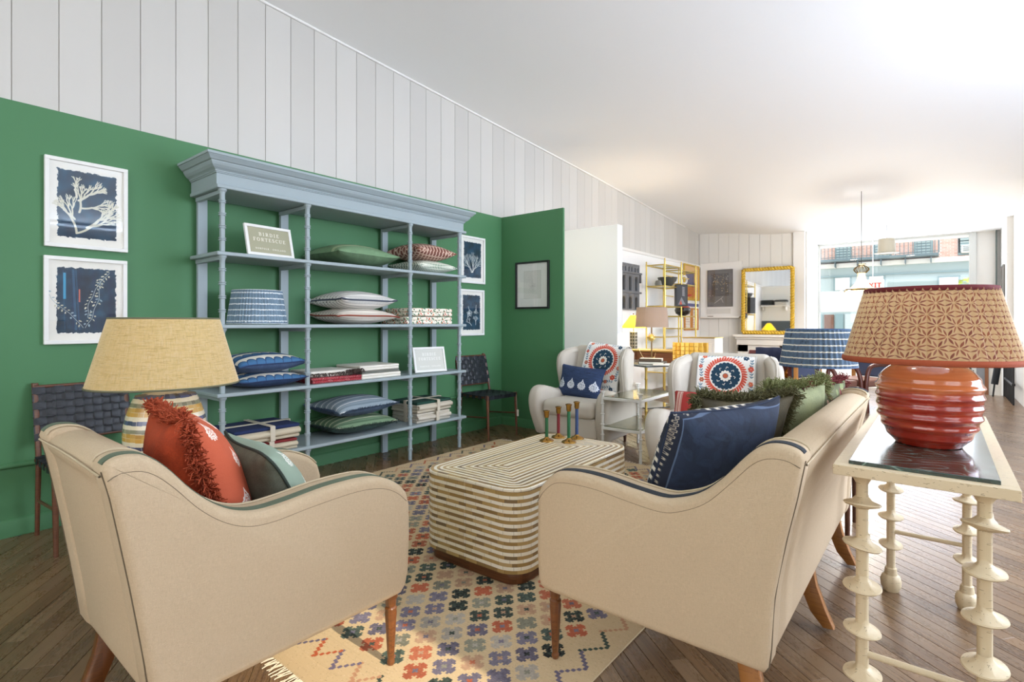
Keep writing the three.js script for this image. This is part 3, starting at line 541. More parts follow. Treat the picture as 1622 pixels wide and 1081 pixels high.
// ---------------------------------------------------------------- bone inlay coffee table
function rrect(w, d, r, n = 8) { const p = []; for (const [cx, cy, a] of [[w / 2 - r, d / 2 - r, 0], [-w / 2 + r, d / 2 - r, 90], [-w / 2 + r, -d / 2 + r, 180], [w / 2 - r, -d / 2 + r, 270]]) for (let i = 0; i <= n; i++) { const t = (a + 90 * i / n) * DEG; p.push([cx + r * Math.cos(t), cy + r * Math.sin(t)]); } return p; }
{
  const W = 0.635, D = 1.15, t = thing('coffee_table', 'low block coffee table striped in bone and brown inlay on a dark plinth', 'coffee table', [-1.777, 0.0095, -2.405], 1.5 * DEG);
  const seg = (base, n) => canvasTex(1024, 16, (c, w) => { let x = 0; while (x < w) { const l = rr(36, 110); c.fillStyle = pick(base); c.fillRect(x, 0, l, 16); c.fillStyle = 'rgba(40,25,10,0.35)'; c.fillRect(x, 0, 1.2, 16); x += l; } }, [1, 1]);
  const browns = [0, 1, 2, 3].map(() => M(0xffffff, 0.38, { map: seg(['#a38550', '#b3945c', '#8d7044', '#bd9f6c', '#9c7d48', '#7d6644', '#ab8b56']) }));
  const bones = [0, 1].map(() => M(0xffffff, 0.34, { map: seg(['#ebe0c6', '#eee5cf', '#e6d9ba', '#f0e8d6']) }));
  part('plinth', uvm(ext(rrect(W - 0.05, D - 0.05, 0.09), 0.06, 0.004).rotateX(PI / 2).translate(0, 0.03, 0)), M(0xffffff, 0.4, { map: resized(woodTex('#6b4022', '#2e170a'), 0.5, 0.2) }), t);
  const N = 24, hgt = 0.384 / N, ringG = ext(rrect(W, D, 0.115), hgt, 0.0004, 1, [], 0.5).rotateX(PI / 2), ringB = ext(rrect(W - 0.0004, D - 0.0004, 0.115), hgt + 0.0006, 0, 1, [], 0.5).rotateX(PI / 2);
  const topG = ext(rrect(W, D, 0.115), hgt, 0.006, 3, [], 0.9).rotateX(PI / 2);
  for (let i = 0; i < N; i++) { const m = part('inlay_strip', i === N - 1 ? topG : i % 2 ? ringG : ringB, i % 2 ? bones[i % 3 ? 0 : 1] : browns[(i / 2) % 4], t); m.position.y = 0.058 + hgt * (i + 0.5); }
  for (let i = 0; i < 20; i++) {
    const o = 0.008 + i * 0.0155, w = W - 2 * o, d = D - 2 * o, r = Math.max(0.115 - o, 0.01), w2 = w - 0.031, d2 = d - 0.031;
    if (w < 0.02) break;
    const hole = w2 > 0.01 ? [rrect(w2, d2, Math.max(r - 0.0155, 0.004)).reverse()] : [];
    const m = part('inlay_strip', ext(rrect(w, d, r), 0.003, 0.0003, 1, hole, 0.5).rotateX(-PI / 2), i % 2 ? bones[i % 4 === 1 ? 0 : 1] : browns[(i / 2) % 4], t); m.position.y = 0.4425;
  }
}
// candlesticks
{
  const brass = M(0xa07a3c, 0.26, { metalness: 1 });
  const stick = (x, z, H, col, label) => {
    const t = thing('candlestick', label, 'candlestick', [x, 0.4535, z], rr(0, 3));
    const base = new THREE.LatheGeometry([[0, 0.03], [0.009, 0.03], [0.012, 0.026], [0.016, 0.02], [0.028, 0.014], [0.04, 0.008], [0.044, 0.003], [0.044, 0], [0, 0]].map((p) => new THREE.Vector2(Math.max(p[0], 1e-4), p[1])).reverse(), 64), p = base.attributes.position;
    for (let i = 0; i < p.count; i++) { const a = Math.atan2(p.getZ(i), p.getX(i)), r = Math.hypot(p.getX(i), p.getZ(i)), k = 1 + 0.07 * Math.abs(Math.cos(a * 4)) * ss(0.014, 0.04, r); p.setX(i, p.getX(i) * k); p.setZ(i, p.getZ(i) * k); }
    base.computeVertexNormals();
    part('base', base, brass, t);
    part('stem', lathe([[0.0105, 0.026], [0.0105, H - 0.045], [0.0098, H - 0.045]], 20), M(col, 0.55, { bumpMap: resized(weaveBump, 0.03), bumpScale: 0.0006 }), t, 'coloured wrapped stem');
    part('socket', lathe([[0.006, H - 0.048], [0.013, H - 0.046], [0.0155, H - 0.036], [0.0165, H - 0.012], [0.021, H - 0.006], [0.021, H - 0.002], [0.0135, H], [0.0125, H - 0.025], [0, H - 0.026]], 24), brass, t);
  };
  stick(-1.934, -2.745, 0.195, 0x1f5c33, 'short brass candlestick with a green stem, leftmost on the coffee table');
  stick(-1.938, -2.884, 0.202, 0x7d1a24, 'brass candlestick with a dark red stem on the coffee table');
  stick(-1.806, -2.803, 0.241, 0x176038, 'tall brass candlestick with a green stem, nearest the camera');
  stick(-1.825, -2.927, 0.24, 0x2d4674, 'tall brass candlestick with a blue stem on the coffee table');
}
// ---------------------------------------------------------------- console table with marble top, and the red lamp on it
{
  const t = thing('console_table', 'cream painted console table with disc turned legs and a green marble top behind the sofa', 'console table', [-0.042, 0, -2.36]);
  const X0 = -0.192, X1 = 0.192, Z0 = -0.64, Z1 = 0.64, H = 0.805;
  const paintT = canvasTex(512, 512, (c, w, h) => { c.fillStyle = '#d5c3a0'; c.fillRect(0, 0, w, h); for (let i = 0; i < 900; i++) { c.fillStyle = hsl('#d5c3a0', rr(-0.05, 0.04)); c.globalAlpha = 0.4; c.fillRect(rnd() * w, rnd() * h, rr(2, 30), rr(1, 5)); } c.globalAlpha = 1; for (let i = 0; i < 150; i++) { c.strokeStyle = pick(['#5b4830', '#7a6443', '#473826']); c.lineWidth = rr(0.6, 2); c.beginPath(); const x = rnd() * w, y = rnd() * h; c.moveTo(x, y); c.lineTo(x + rr(4, 26), y + rr(-5, 5)); c.stroke(); } }, [0.22, 0.22]);
  const paint = M(0xffffff, 0.5, { map: paintT, bumpMap: resized(plasterBump, 0.3), bumpScale: 0.001 });
  const marbleT = canvasTex(1024, 1024, (c, w, h) => {
    const im = c.createImageData(w, h);
    for (let y = 0; y < h; y++) for (let x = 0; x < w; x++) {
      const u = x / w * 5, v = y / h * 5, q = noise.noise(u, v, 3), a = Math.abs(noise.noise(u * 1.5 + q * 1.2, v * 2.6 + q, 8)), b = noise.noise(u * 6, v * 14, 2), e = Math.pow(1 - Math.min(1, a * 6), 2), k = (y * w + x) * 4;
      im.data[k] = 30 + 22 * b + 90 * e; im.data[k + 1] = 52 + 26 * b + 95 * e; im.data[k + 2] = 46 + 22 * b + 88 * e; im.data[k + 3] = 255;
    }
    c.putImageData(im, 0, 0);
  }, [0.6, 0.6]);
  part('top_frame', uvm(merge([box(0.384, 0.028, 0.034, 0, H - 0.014, Z1 - 0.017, 0.002), box(0.384, 0.028, 0.034, 0, H - 0.014, Z0 + 0.017, 0.002), box(0.034, 0.028, 1.212, X0 + 0.017, H - 0.014, 0, 0.001), box(0.034, 0.028, 1.212, X1 - 0.017, H - 0.014, 0, 0.001), box(0.34, 0.012, 1.22, 0, H - 0.024, 0, 0.002)])), paint, t);
  part('marble_slab', uvm(box(0.316, 0.02, 1.212, 0, H + 0.0, 0, 0.002)), MP(0xffffff, 0.15, { map: marbleT, ior: 1.6, clearcoat: 0.6, clearcoatRoughness: 0.1 }), t, 'polished dark green marble');
  const yTop = H - 0.03;
  const legG = lathe([[0, 0], [0.03, 0], [0.038, 0.02], [0.04, 0.045], [0.034, 0.065], [0.025, 0.072], [0.022, 0.1], [0.0165, 0.104], [0.0148, yTop - 0.03], [0.022, yTop - 0.016], [0.036, yTop - 0.006], [0.038, yTop]], 28);
  const discG = lathe([[0.0135, 0.032], [0.016, 0.019], [0.026, 0.008], [0.046, 0.001], [0.0475, -0.003], [0.044, -0.007], [0.026, -0.012], [0.015, -0.016]], 32);
  for (const [x, z, ph] of [[X0 + 0.062, Z1 - 0.075, 0.6], [X1 - 0.062, Z1 - 0.075, -0.2], [X0 + 0.062, Z0 + 0.075, 1.1], [X1 - 0.062, Z0 + 0.075, 2]]) {
    const leg = part('leg', uvm(legG.clone()), paint, t); leg.position.set(x, 0, z);
    [0.208, 0.333, 0.456, 0.573, 0.69].forEach((y, i) => { const d = part('disc', uvm(discG.clone().scale(1 + 0.06 * Math.sin(ph * 5 + i * 2), 1, 1)), paint, leg); d.position.y = y; d.rotation.set(0.17 * Math.sin(ph + i), i, 0.14 * Math.cos(ph * 2 + i * 1.7)); });
  }
  for (const z of [Z1 - 0.075, Z0 + 0.075]) part('stretcher', bar([X0 + 0.062, 0.265, z], [X1 - 0.062, 0.265, z], 0.009, 12), paint, t);
}
// pleated drum shade: r0 bottom, r1 top
function pleated(r0, r1, h, n, amp, seg = 4) {
  return gridGeo(n * 4, 10, (u, v) => { const a = u * 2 * PI, f = (u * n * seg / 4) % 1, tri = Math.abs(f * 2 - 1), r = lerp(r0, r1, v) - amp * tri; return [r * Math.sin(a), v * h, r * Math.cos(a)]; });
}
const ringTube = (r, y, w, t) => { const p = []; for (let i = 0; i <= 64; i++) p.push(i); return gridGeo(64, 8, (u, v) => { const a = u * 2 * PI, b = v * 2 * PI; return [(r + t * Math.cos(b)) * Math.sin(a), y + w * Math.sin(b), (r + t * Math.cos(b)) * Math.cos(a)]; }); };
const mBrass = M(0xa98345, 0.3, { metalness: 1 });
{
  const t = thing('table_lamp', 'table lamp with glossy ribbed red ceramic base and pleated star printed shade on marble', 'table lamp', [-0.03, 0.815, -2.146]);
  const prof = [[0, 0], [0.084, 0]], ribs = [0.028, 0.06, 0.092, 0.124, 0.155, 0.186, 0.213];
  const sil = smoothPts([[0.086, 0.004], [0.106, 0.03], [0.123, 0.072], [0.133, 0.12], [0.134, 0.165], [0.131, 0.2], [0.119, 0.227], [0.098, 0.247], [0.07, 0.258]], 110);
  for (const [r, y] of sil) { let b = 0; ribs.forEach((c, i) => { b += (0.0035 + 0.002 * ((i * 7) % 3)) * Math.exp(-Math.pow((y - c) / 0.0085, 2)); }); prof.push([r + b + 0.0012 * noise.noise(y * 60, 2, 1), y]); }
  prof.push([0.052, 0.261], [0.05, 0.266], [0, 0.267]);
  const g = new THREE.LatheGeometry(prof.map((p) => new THREE.Vector2(Math.max(p[0], 1e-4), p[1])), 96), p = g.attributes.position;
  for (let i = 0; i < p.count; i++) { const a = Math.atan2(p.getZ(i), p.getX(i)), k = 1 + 0.006 * noise.noise(Math.cos(a) * 2, p.getY(i) * 30, Math.sin(a) * 2); p.setX(i, p.getX(i) * k); p.setZ(i, p.getZ(i) * k); }
  g.computeVertexNormals();
  const glazeAndLight = canvasTex(1024, 512, (c, w, h) => { // dipped red glazing with streaks and runs; orange shoulder partly painted-in light
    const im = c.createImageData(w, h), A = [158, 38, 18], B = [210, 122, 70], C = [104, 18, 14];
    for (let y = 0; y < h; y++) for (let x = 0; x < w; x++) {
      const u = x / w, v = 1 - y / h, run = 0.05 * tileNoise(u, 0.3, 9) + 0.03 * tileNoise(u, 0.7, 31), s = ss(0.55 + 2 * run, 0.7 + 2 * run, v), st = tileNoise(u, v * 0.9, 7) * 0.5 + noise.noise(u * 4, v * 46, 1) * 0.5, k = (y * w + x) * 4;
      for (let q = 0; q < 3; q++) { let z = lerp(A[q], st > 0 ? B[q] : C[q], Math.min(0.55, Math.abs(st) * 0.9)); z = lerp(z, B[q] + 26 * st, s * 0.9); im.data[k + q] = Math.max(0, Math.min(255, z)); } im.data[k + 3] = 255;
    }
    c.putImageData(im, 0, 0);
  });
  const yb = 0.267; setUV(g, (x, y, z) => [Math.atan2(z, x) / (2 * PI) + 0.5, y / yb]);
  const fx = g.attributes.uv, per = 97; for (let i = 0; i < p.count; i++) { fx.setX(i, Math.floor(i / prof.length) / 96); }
  part('base', g, MP(0xffffff, 0.16, { map: glazeAndLight, clearcoat: 1, clearcoatRoughness: 0.05 }), t, 'glossy orange red ribbed ceramic');
  part('neck', lathe([[0.02, 0.254], [0.02, 0.28], [0.012, 0.284], [0.012, 0.34]], 20), mBrass, t);
  const printT = canvasTex(1024, 512, (c, w, h) => { // block print of eight-petalled stars between the pleats
    c.fillStyle = '#d9b98a'; c.fillRect(0, 0, w, h);
    for (let i = 0; i < 2600; i++) { c.fillStyle = hsl('#d9b98a', rr(-0.05, 0.05)); c.globalAlpha = 0.35; c.fillRect(rnd() * w, rnd() * h, 1.5, rr(6, 60)); }
    const nx = 9, ny = 7, dx = w / nx, dy = h / ny;
    for (let j = -1; j <= ny; j++) for (let i = -1; i <= nx; i++) for (let k = 0; k < 8; k++) {
      const x = (i + (j % 2 ? 0.5 : 0)) * dx, y = (j + 0.5) * dy, a = k * PI / 4 + PI / 8; c.save(); c.translate(x, y); c.scale(dx / 100, dy / 78); c.rotate(a); c.globalAlpha = rr(0.7, 0.95);
      c.fillStyle = pick(['#8d4a33', '#9a5438', '#834236', '#93503d']); c.beginPath(); c.moveTo(7, 0); c.quadraticCurveTo(30, -11, 56, 0); c.quadraticCurveTo(30, 11, 7, 0); c.fill(); c.restore();
    }
    c.globalAlpha = 1;
  });
  printT.repeat.set(3, 1);
  const mPrint = MP(0xffffff, 0.95, { map: printT, transmission: 0.35, thickness: 0, side: THREE.DoubleSide });
  const mTape = M(0xa8502f, 0.85, { bumpMap: weaveBump, bumpScale: 0.0005 }), mTape2 = M(0x6e2226, 0.85, { bumpMap: weaveBump, bumpScale: 0.0005 });
  const sh = part('shade', pleated(0.232, 0.171, 0.228, 56, 0.009).translate(0, 0.264, 0), mPrint, t, 'pleated block printed fabric shade');
  part('trim_band', ringTube(0.231, 0.27, 0.009, 0.003), mTape, sh); part('trim_band', ringTube(0.169, 0.488, 0.008, 0.003), mTape2, sh);
  part('shade_ring', merge([bar([0, 0.345, 0], [0.165, 0.48, 0], 0.0015, 5), bar([0, 0.345, 0], [-0.085, 0.48, 0.142], 0.0015, 5), bar([0, 0.345, 0], [-0.085, 0.48, -0.142], 0.0015, 5)]), mBrass, sh);
}
// ---------------------------------------------------------------- tall blue grey open shelf unit on the green wall
const mShelf = M(0x98a5a8, 0.5, { bumpMap: plasterBump, bumpScale: 0.0004 });
{
  const t = thing('shelf_unit', 'tall blue grey open shelf unit with ringed posts and moulded cornice on the green wall', 'shelf unit', [0, 0, 0]);
  const XF = -3.62, XB = -4.035, ZL = -1.462, ZR = -3.735, zs = [-1.495, -2.09, -3.06, -3.672];
  // cornice: profile run round three sides with mitred corners
  const prof = [[0, 2.095], [0.0, 2.17], [0.006, 2.172], [0.006, 2.178], [0.012, 2.18], [0.012, 2.186], [0.018, 2.192], [0.03, 2.2], [0.042, 2.214], [0.05, 2.23], [0.05, 2.236], [0.06, 2.24], [0.066, 2.248], [0.078, 2.262], [0.08, 2.266], [0.086, 2.267], [0.086, 2.283], [-0.05, 2.285]];
  const xf = XF - 0.004, g = [];
  const ringAt = ([e, y]) => [[XB, y, ZL + e], [xf + e, y, ZL + e], [xf + e, y, ZR - e], [XB, y, ZR - e]];
  for (let i = 0; i + 1 < prof.length; i++) { const a = ringAt(prof[i]), b = ringAt(prof[i + 1]); for (let k = 0; k < 3; k++) g.push(gridGeo(1, 1, (u, v) => { const P0 = v ? b : a; return [0, 1, 2].map((q) => lerp(P0[k + 1][q], P0[k][q], u)); })); }
  g.push(plain(xf - XB - 0.04, 0.19, ZL - ZR - 0.05, (xf + XB) / 2 - 0.02, 2.19, (ZL + ZR) / 2));
  part('cornice', uvm(merge(g)), mShelf, t);
  for (const [y, th] of [[2.082, 0.026], [1.65, 0.026], [1.19 - 0.013, 0.026], [0.73, 0.026], [0.285, 0.026]]) part('shelf', uvm(box(XF + 0.03 - XB, th, ZL - ZR + 0.02, (XF + 0.03 + XB) / 2, y, (ZL + ZR) / 2, 0.008, 3)), mShelf, t);
  const ys = [[1.663, 2.069], [1.19, 1.637], [0.743, 1.164], [0.298, 0.717], [0, 0.272]];
  for (const z of zs) {
    const post = part('post', merge(ys.map(([a, b]) => { const p = [[0.0165, a]]; const n = b - a < 0.3 ? 3 : 5; for (let i = 1; i < n; i++) { const y = lerp(a, b, i / n); p.push([0.0165, y - 0.011], [0.023, y - 0.0095], [0.0235, y - 0.005], [0.0185, y - 0.003], [0.0185, y + 0.003], [0.0235, y + 0.005], [0.023, y + 0.0095], [0.0165, y + 0.011]); } p.push([0.0165, b - 0.03], [0.019, b - 0.026], [0.019, b - 0.02], [0.026, b - 0.012], [0.027, b]); return lathe(p, 20).translate(XF, 0, z); })), mShelf, t, 'ringed front post');
    part('back_post', uvm(box(0.03, 2.07, 0.062, XB + 0.015, 1.035, z - 0.03, 0.002)), mShelf, t, 'flat back post');
    for (const y of [2.052, 1.624, 1.151, 0.705, 0.26]) part('bracket', uvm(box(XF - XB - 0.04, 0.028, 0.028, (XF + XB) / 2, y, z, 0.003)), mShelf, t);
  }
}
const SH = [1.664, 1.191, 0.744, 0.299]; // shelf tops, upper to lower
// small framed sign
function signTex(bg, fg) {
  return canvasTex(700, 420, (c, w, h) => {
    c.fillStyle = bg; c.fillRect(0, 0, w, h); c.fillStyle = fg; c.textAlign = 'center'; c.textBaseline = 'middle';
    const spaced = (s, y, px, gap) => { c.font = `${px}px serif`; const ws = [...s].map((k) => c.measureText(k).width + gap), tot = ws.reduce((a, b) => a + b, 0) - gap; let x = w / 2 - tot / 2; c.textAlign = 'left'; [...s].forEach((k, i) => { c.fillText(k, x, y); x += ws[i]; }); };
    spaced('BIRDIE', 105, 76, 17); spaced('FORTESCUE', 195, 76, 14); spaced('NORFOLK · ENGLAND', 345, 38, 7);
  });
}
const mFrameW = M(0xe9e8e3, 0.45);
function frameGeo(w, h, b, d) { return merge([box(w, b, d, 0, h / 2 - b / 2, 0, 0.002), box(w, b, d, 0, -h / 2 + b / 2, 0, 0.002), box(b, h - 2 * b, d, -w / 2 + b / 2, 0, 0, 0.002), box(b, h - 2 * b, d, w / 2 - b / 2, 0, 0, 0.002)]); }
function sign(label, pos, ry, w, h, bg, fg) {
  const t = thing('framed_sign', label, 'sign', pos); t.rotation.order = 'YXZ'; t.rotation.set(-14 * DEG, ry, 0);
  part('frame', frameGeo(w, h, 0.02, 0.018).translate(0, h / 2, 0), mFrameW, t);
  part('print', tr(new THREE.PlaneGeometry(w - 0.038, h - 0.038), 0, h / 2, 0.003), M(0xffffff, 0.35, { map: signTex(bg, fg) }), t, 'printed card');
  part('backing', plain(w - 0.01, h - 0.01, 0.006, 0, h / 2, -0.003), mFrameW, t);
}
sign('white framed sage green name sign on the top shelf at left', [-3.665, SH[0] + 0.003, -1.845], 95 * DEG, 0.35, 0.225, '#a3a186', '#f4f1e4');
sign('white framed pale grey name sign on the third shelf at right', [-3.66, SH[2] + 0.003, -3.345], 78 * DEG, 0.335, 0.235, '#c9c9bd', '#efeee6');
// lamp shade on the shelf
const ikat = (base, pale, seedRows = 6) => canvasTex(1024, 256, (c, w, h) => {
  c.fillStyle = base; c.fillRect(0, 0, w, h);
  for (let i = 0; i < 900; i++) { c.fillStyle = hsl(base, rr(-0.13, 0.16)); c.globalAlpha = 0.5; c.fillRect(rnd() * w, rnd() * h, rr(1, 4), rr(20, 160)); }
  for (let j = 0; j < seedRows; j++) { const y = (j + 0.55) * h / seedRows; for (let x = 0; x < w; x += 6) { c.globalAlpha = rr(0.75, 1); c.fillStyle = pale; c.fillRect(x, y - 4 + rr(-1.5, 1.5), 6.5, 8 + rr(-2, 2)); } }
  c.globalAlpha = 1;
});
{
  const tx = ikat('#6d8394', '#e8ebea', 6); const sh = thing('lamp_shade', 'blue and white pleated lamp shade standing on the second shelf', 'lamp shade', [-3.815, SH[1] + 0.004, -1.815]);
  part('fabric', pleated(0.2, 0.165, 0.238, 56, 0.006), M(0xffffff, 0.95, { map: tx, side: THREE.DoubleSide }), sh);
  part('wire_ring', merge([ringTube(0.198, 0.002, 0.0025, 0.0025), ringTube(0.163, 0.236, 0.0025, 0.0025)]), M(0xd9dde0, 0.5), sh);
}
// cushions lying on the shelves; z grows to the left of the picture
const shelfCushion = (label, z, y, w, h, t, mat, o = {}) => cushion(label, { w, h, t, front: mat, back: o.back ?? mat, piping: o.piping, flat: true, pos: [o.x ?? -3.83, y, z], ry: 90 * DEG + (o.turn ?? 0), seed: o.seed ?? 4, fringe: o.fringe, pin: 0.09, wr: 0.004, n: 20 });
const stripes = (draw) => printed(draw);
shelfCushion('large green velvet cushion with pale stripes lying on the top shelf', -2.62, SH[0], 0.66, 0.46, 0.19, printed((c, w, h) => { c.fillStyle = '#6f8f6b'; c.fillRect(0, 0, w, h); for (let i = 0; i < 500; i++) { c.fillStyle = hsl('#6f8f6b', rr(-0.07, 0.07)); c.globalAlpha = 0.4; c.fillRect(rnd() * w, rnd() * h, rr(5, 50), rr(2, 9)); } c.globalAlpha = 1; for (const y of [90, 106, 122]) { c.fillStyle = '#c9cfa6'; c.fillRect(0, h - y, w, 6); } }), { back: velvet('#5c7a58'), turn: 0.1, seed: 2 });
const trellis = printed((c, w, h) => { c.fillStyle = '#8a5a49'; c.fillRect(0, 0, w, h); for (let i = 0; i < 13; i++) for (let j = 0; j < 13; j++) { const x = i * 40 + (j % 2) * 20, y = j * 40; c.fillStyle = '#74453a'; c.beginPath(); c.arc(x, y, 13, 0, 7); c.fill(); c.strokeStyle = '#dfc7b3'; c.lineWidth = 5; c.beginPath(); c.moveTo(x, y - 21); c.lineTo(x + 18, y - 9); c.lineTo(x + 18, y + 10); c.lineTo(x, y + 21); c.lineTo(x - 18, y + 10); c.lineTo(x - 18, y - 9); c.closePath(); c.stroke(); } });
const dots = printed((c, w, h) => { c.fillStyle = '#e3e6d6'; c.fillRect(0, 0, w, h); c.fillStyle = '#4c7159'; for (let i = 0; i < 26; i++) for (let j = 0; j < 26; j++) { c.fillRect(i * 20 + (j % 2) * 10, j * 20, 11, 8); c.fillRect(i * 20 + 4 + (j % 2) * 10, j * 20 + 8, 4, 6); } });
shelfCushion('green and cream small patterned cushion under the red brown one on the top shelf', -3.4, SH[0], 0.5, 0.44, 0.13, dots, { seed: 5 });
shelfCushion('red brown trellis patterned cushion on the top shelf, on a green patterned one', -3.37, SH[0] + 0.115, 0.52, 0.46, 0.17, trellis, { seed: 6, turn: 0.06 });
const hatch = (bg, fg, edge) => printed((c, w, h) => { c.fillStyle = bg; c.fillRect(0, 0, w, h); c.strokeStyle = fg; for (let j = 0; j < 11; j++) { const y = 26 + j * 46; c.lineWidth = 3.2; for (let i = 0; i < 52; i++) { c.beginPath(); c.moveTo(i * 10, y - 11); c.lineTo(i * 10 + 5, y); c.lineTo(i * 10, y + 11); c.stroke(); } c.lineWidth = 2; c.beginPath(); c.moveTo(0, y + 16); c.lineTo(w, y + 16); c.stroke(); } c.fillStyle = edge; c.fillRect(0, 0, w, 6); });
const bandR = (col) => ({ mat: M(col, 0.9), r: 0.0065 });
shelfCushion('cream cushion with rust edge, under the black and white one on the second shelf', -2.63, SH[1], 0.6, 0.46, 0.14, hatch('#ece5d8', '#77685c', '#93452f'), { piping: bandR(0x8d4532), seed: 3 });
shelfCushion('black and white zigzag striped cushion with navy edge on the second shelf', -2.62, SH[1] + 0.115, 0.58, 0.46, 0.165, hatch('#eceae3', '#4d5250', '#3a4350'), { piping: bandR(0x454d5c), seed: 4, turn: 0.08 });
const scal = printed((c, w, h) => { c.fillStyle = '#e9e3d3'; c.fillRect(0, 0, w, h); for (let j = 0; j < 4; j++) for (let i = -1; i < 9; i++) { const x = i * 64 + (j % 2) * 32 + 32, y = h - (j * 128) - 12; c.fillStyle = '#2c4c72'; c.beginPath(); c.ellipse(x, y, 37, 56, 0, PI, 2 * PI); c.fill(); c.fillStyle = '#3f6d96'; c.beginPath(); c.ellipse(x, y, 32, 42, 0, PI, 2 * PI); c.fill(); c.fillStyle = '#315a83'; c.fillRect(x - 34, y - 2, 70, 34); } });
shelfCushion('blue scallop patterned cushion, lower of the two on the third shelf', -1.85, SH[2], 0.5, 0.45, 0.115, scal, { back: velvet('#2e456b'), piping: { mat: M(0x22345a, 0.8), r: 0.004 }, seed: 2 });
shelfCushion('blue scallop patterned cushion, upper of the two on the third shelf', -1.83, SH[2] + 0.1, 0.52, 0.46, 0.15, scal, { back: velvet('#4a6288'), piping: { mat: M(0x22345a, 0.8), r: 0.004 }, seed: 7, turn: 0.08 });
const velStripe = (bg, a, b) => printed((c, w, h) => { c.fillStyle = bg; c.fillRect(0, 0, w, h); for (let i = 0; i < 14; i++) { c.fillStyle = i % 2 ? a : b; c.fillRect(0, i * 38 + 8, w, i % 2 ? 9 : 14); } for (let i = 0; i < 900; i++) { c.fillStyle = hsl(bg, rr(-0.08, 0.1)); c.globalAlpha = 0.3; c.fillRect(rnd() * w, rnd() * h, rr(2, 9), 2); } c.globalAlpha = 1; });
shelfCushion('green and cream striped velvet cushion with fringed edge on the bottom shelf', -2.62, SH[3], 0.6, 0.45, 0.15, velStripe('#75906f', '#e2e2c0', '#557054'), { back: velvet('#38514a'), fringe: { mat: fringeMat(0x3c5048), len: 0.02, count: 1200, thick: 0.0012 }, seed: 8 });
shelfCushion('blue and white striped velvet cushion on the green striped one, on the bottom shelf', -2.62, SH[3] + 0.135, 0.6, 0.46, 0.165, velStripe('#909fa8', '#e8ebea', '#778791'), { back: velvet('#4d6078'), fringe: { mat: fringeMat(0x50637a), len: 0.018, count: 1200, thick: 0.0012 }, seed: 9, turn: 0.07 });
// folded textiles: layers that turn at the front fold
function folded(w, d, h, layers, wob = 0.004, seed = 1) { // w along x, d along z (front +z), a rolled fold at the front
  const th = h / layers, g = [];
  for (let k = 0; k < layers; k++) {
    const y = k * th + th / 2, b = new RoundedBoxGeometry(w - rr(0, 0.012), th * 1.02, d - rr(0, 0.014), 4, th * 0.47), p = b.attributes.position;
    for (let i = 0; i < p.count; i++) { const x = p.getX(i), z = p.getZ(i); p.setY(i, p.getY(i) + y + wob * noise.noise(x * 6, z * 6, seed + k * 0.3)); p.setX(i, x + wob * noise.noise(z * 7, k, seed)); p.setZ(i, z + wob * noise.noise(x * 7, k, seed + 3)); }
    b.computeVertexNormals(); g.push(b);
  }
  return g;
}
const wool = (hex) => M(hex, 0.95, { map: greyLinen, bumpMap: resized(pileBump, 0.12), bumpScale: 0.0014 });
function blanket(label, pos, ry, w, d, h, top, body, strap) {
  const t = thing('folded_blanket', label, 'blanket', pos, ry), L = folded(w, d, h * 0.94, 4, 0.006, label.length);
  part('folds', uvm(merge(L.slice(0, 3))), body, t); part('top_fold', uvm(L[3]), top, t, 'coloured top fold');
  const roll = []; for (const [q, r] of [[0.02, h * 0.2], [0, h * 0.11]]) roll.push(tube([[-w / 2 + 0.004, h * 0.47, d / 2 - 0.02 + q], [0, h * 0.45, d / 2 - 0.018 + q], [w / 2 - 0.006, h * 0.46, d / 2 - 0.022 + q]], r, 12, 8));
  part('front_roll', uvm(merge(roll)), body, t);
  const lw = 0.035, hh = h * 0.985;
  part('strap', uvm(merge([box(lw, 0.005, d + 0.015, 0.02, hh, 0.004, 0.001), box(lw, hh, 0.005, 0.02, hh / 2, d / 2 + 0.021, 0.001), box(w + 0.012, 0.005, lw, 0, hh + 0.001, 0.02, 0.001), box(0.005, hh, lw, w / 2 + 0.004, hh / 2, 0.02, 0.001), box(0.005, hh, lw, -w / 2 - 0.004, hh / 2, 0.02, 0.001)])), strap, t);
  return t;
}
const cream = wool('#ddd0b4'), strapM = wool('#e2d8c2');
blanket('folded cream and red blanket with cream strap, under the navy one on the bottom shelf', [-3.8, SH[3], -1.8], 88 * DEG, 0.44, 0.36, 0.078, wool('#8f2f2f'), cream, strapM);
blanket('folded navy and cream blanket with cream strap, on the red one on the bottom shelf', [-3.81, SH[3] + 0.08, -1.8], 90 * DEG, 0.47, 0.38, 0.105, wool('#22325e'), cream, strapM);
blanket('folded cream blanket with a strap under the green one on the bottom shelf', [-3.81, SH[3], -3.36], 90 * DEG, 0.42, 0.36, 0.088, wool('#e0d8c6'), wool('#e0d8c6'), strapM);
blanket('folded dark green and cream blanket with cream strap, at right on the bottom shelf', [-3.81, SH[3] + 0.09, -3.36], 92 * DEG, 0.44, 0.37, 0.105, wool('#1f4a3d'), wool('#ddd3bd'), strapM);
const floral = () => M(0xffffff, 0.9, { map: canvasTex(512, 512, (c, w, h) => { c.fillStyle = '#efe7d6'; c.fillRect(0, 0, w, h); for (let i = 0; i < 130; i++) { const x = rnd() * w, y = rnd() * h; c.fillStyle = pick(['#c5452e', '#d8673c', '#2f6a47', '#3c7a52', '#27543c', '#e08a55']); c.beginPath(); c.ellipse(x, y, rr(9, 26), rr(6, 13), rnd() * 6, 0, 7); c.fill(); c.beginPath(); c.arc(x + rr(-14, 14), y + rr(-14, 14), rr(3, 8), 0, 7); c.fill(); } }, [0.3, 0.3]), bumpMap: resized(pileBump, 0.15), bumpScale: 0.001 });
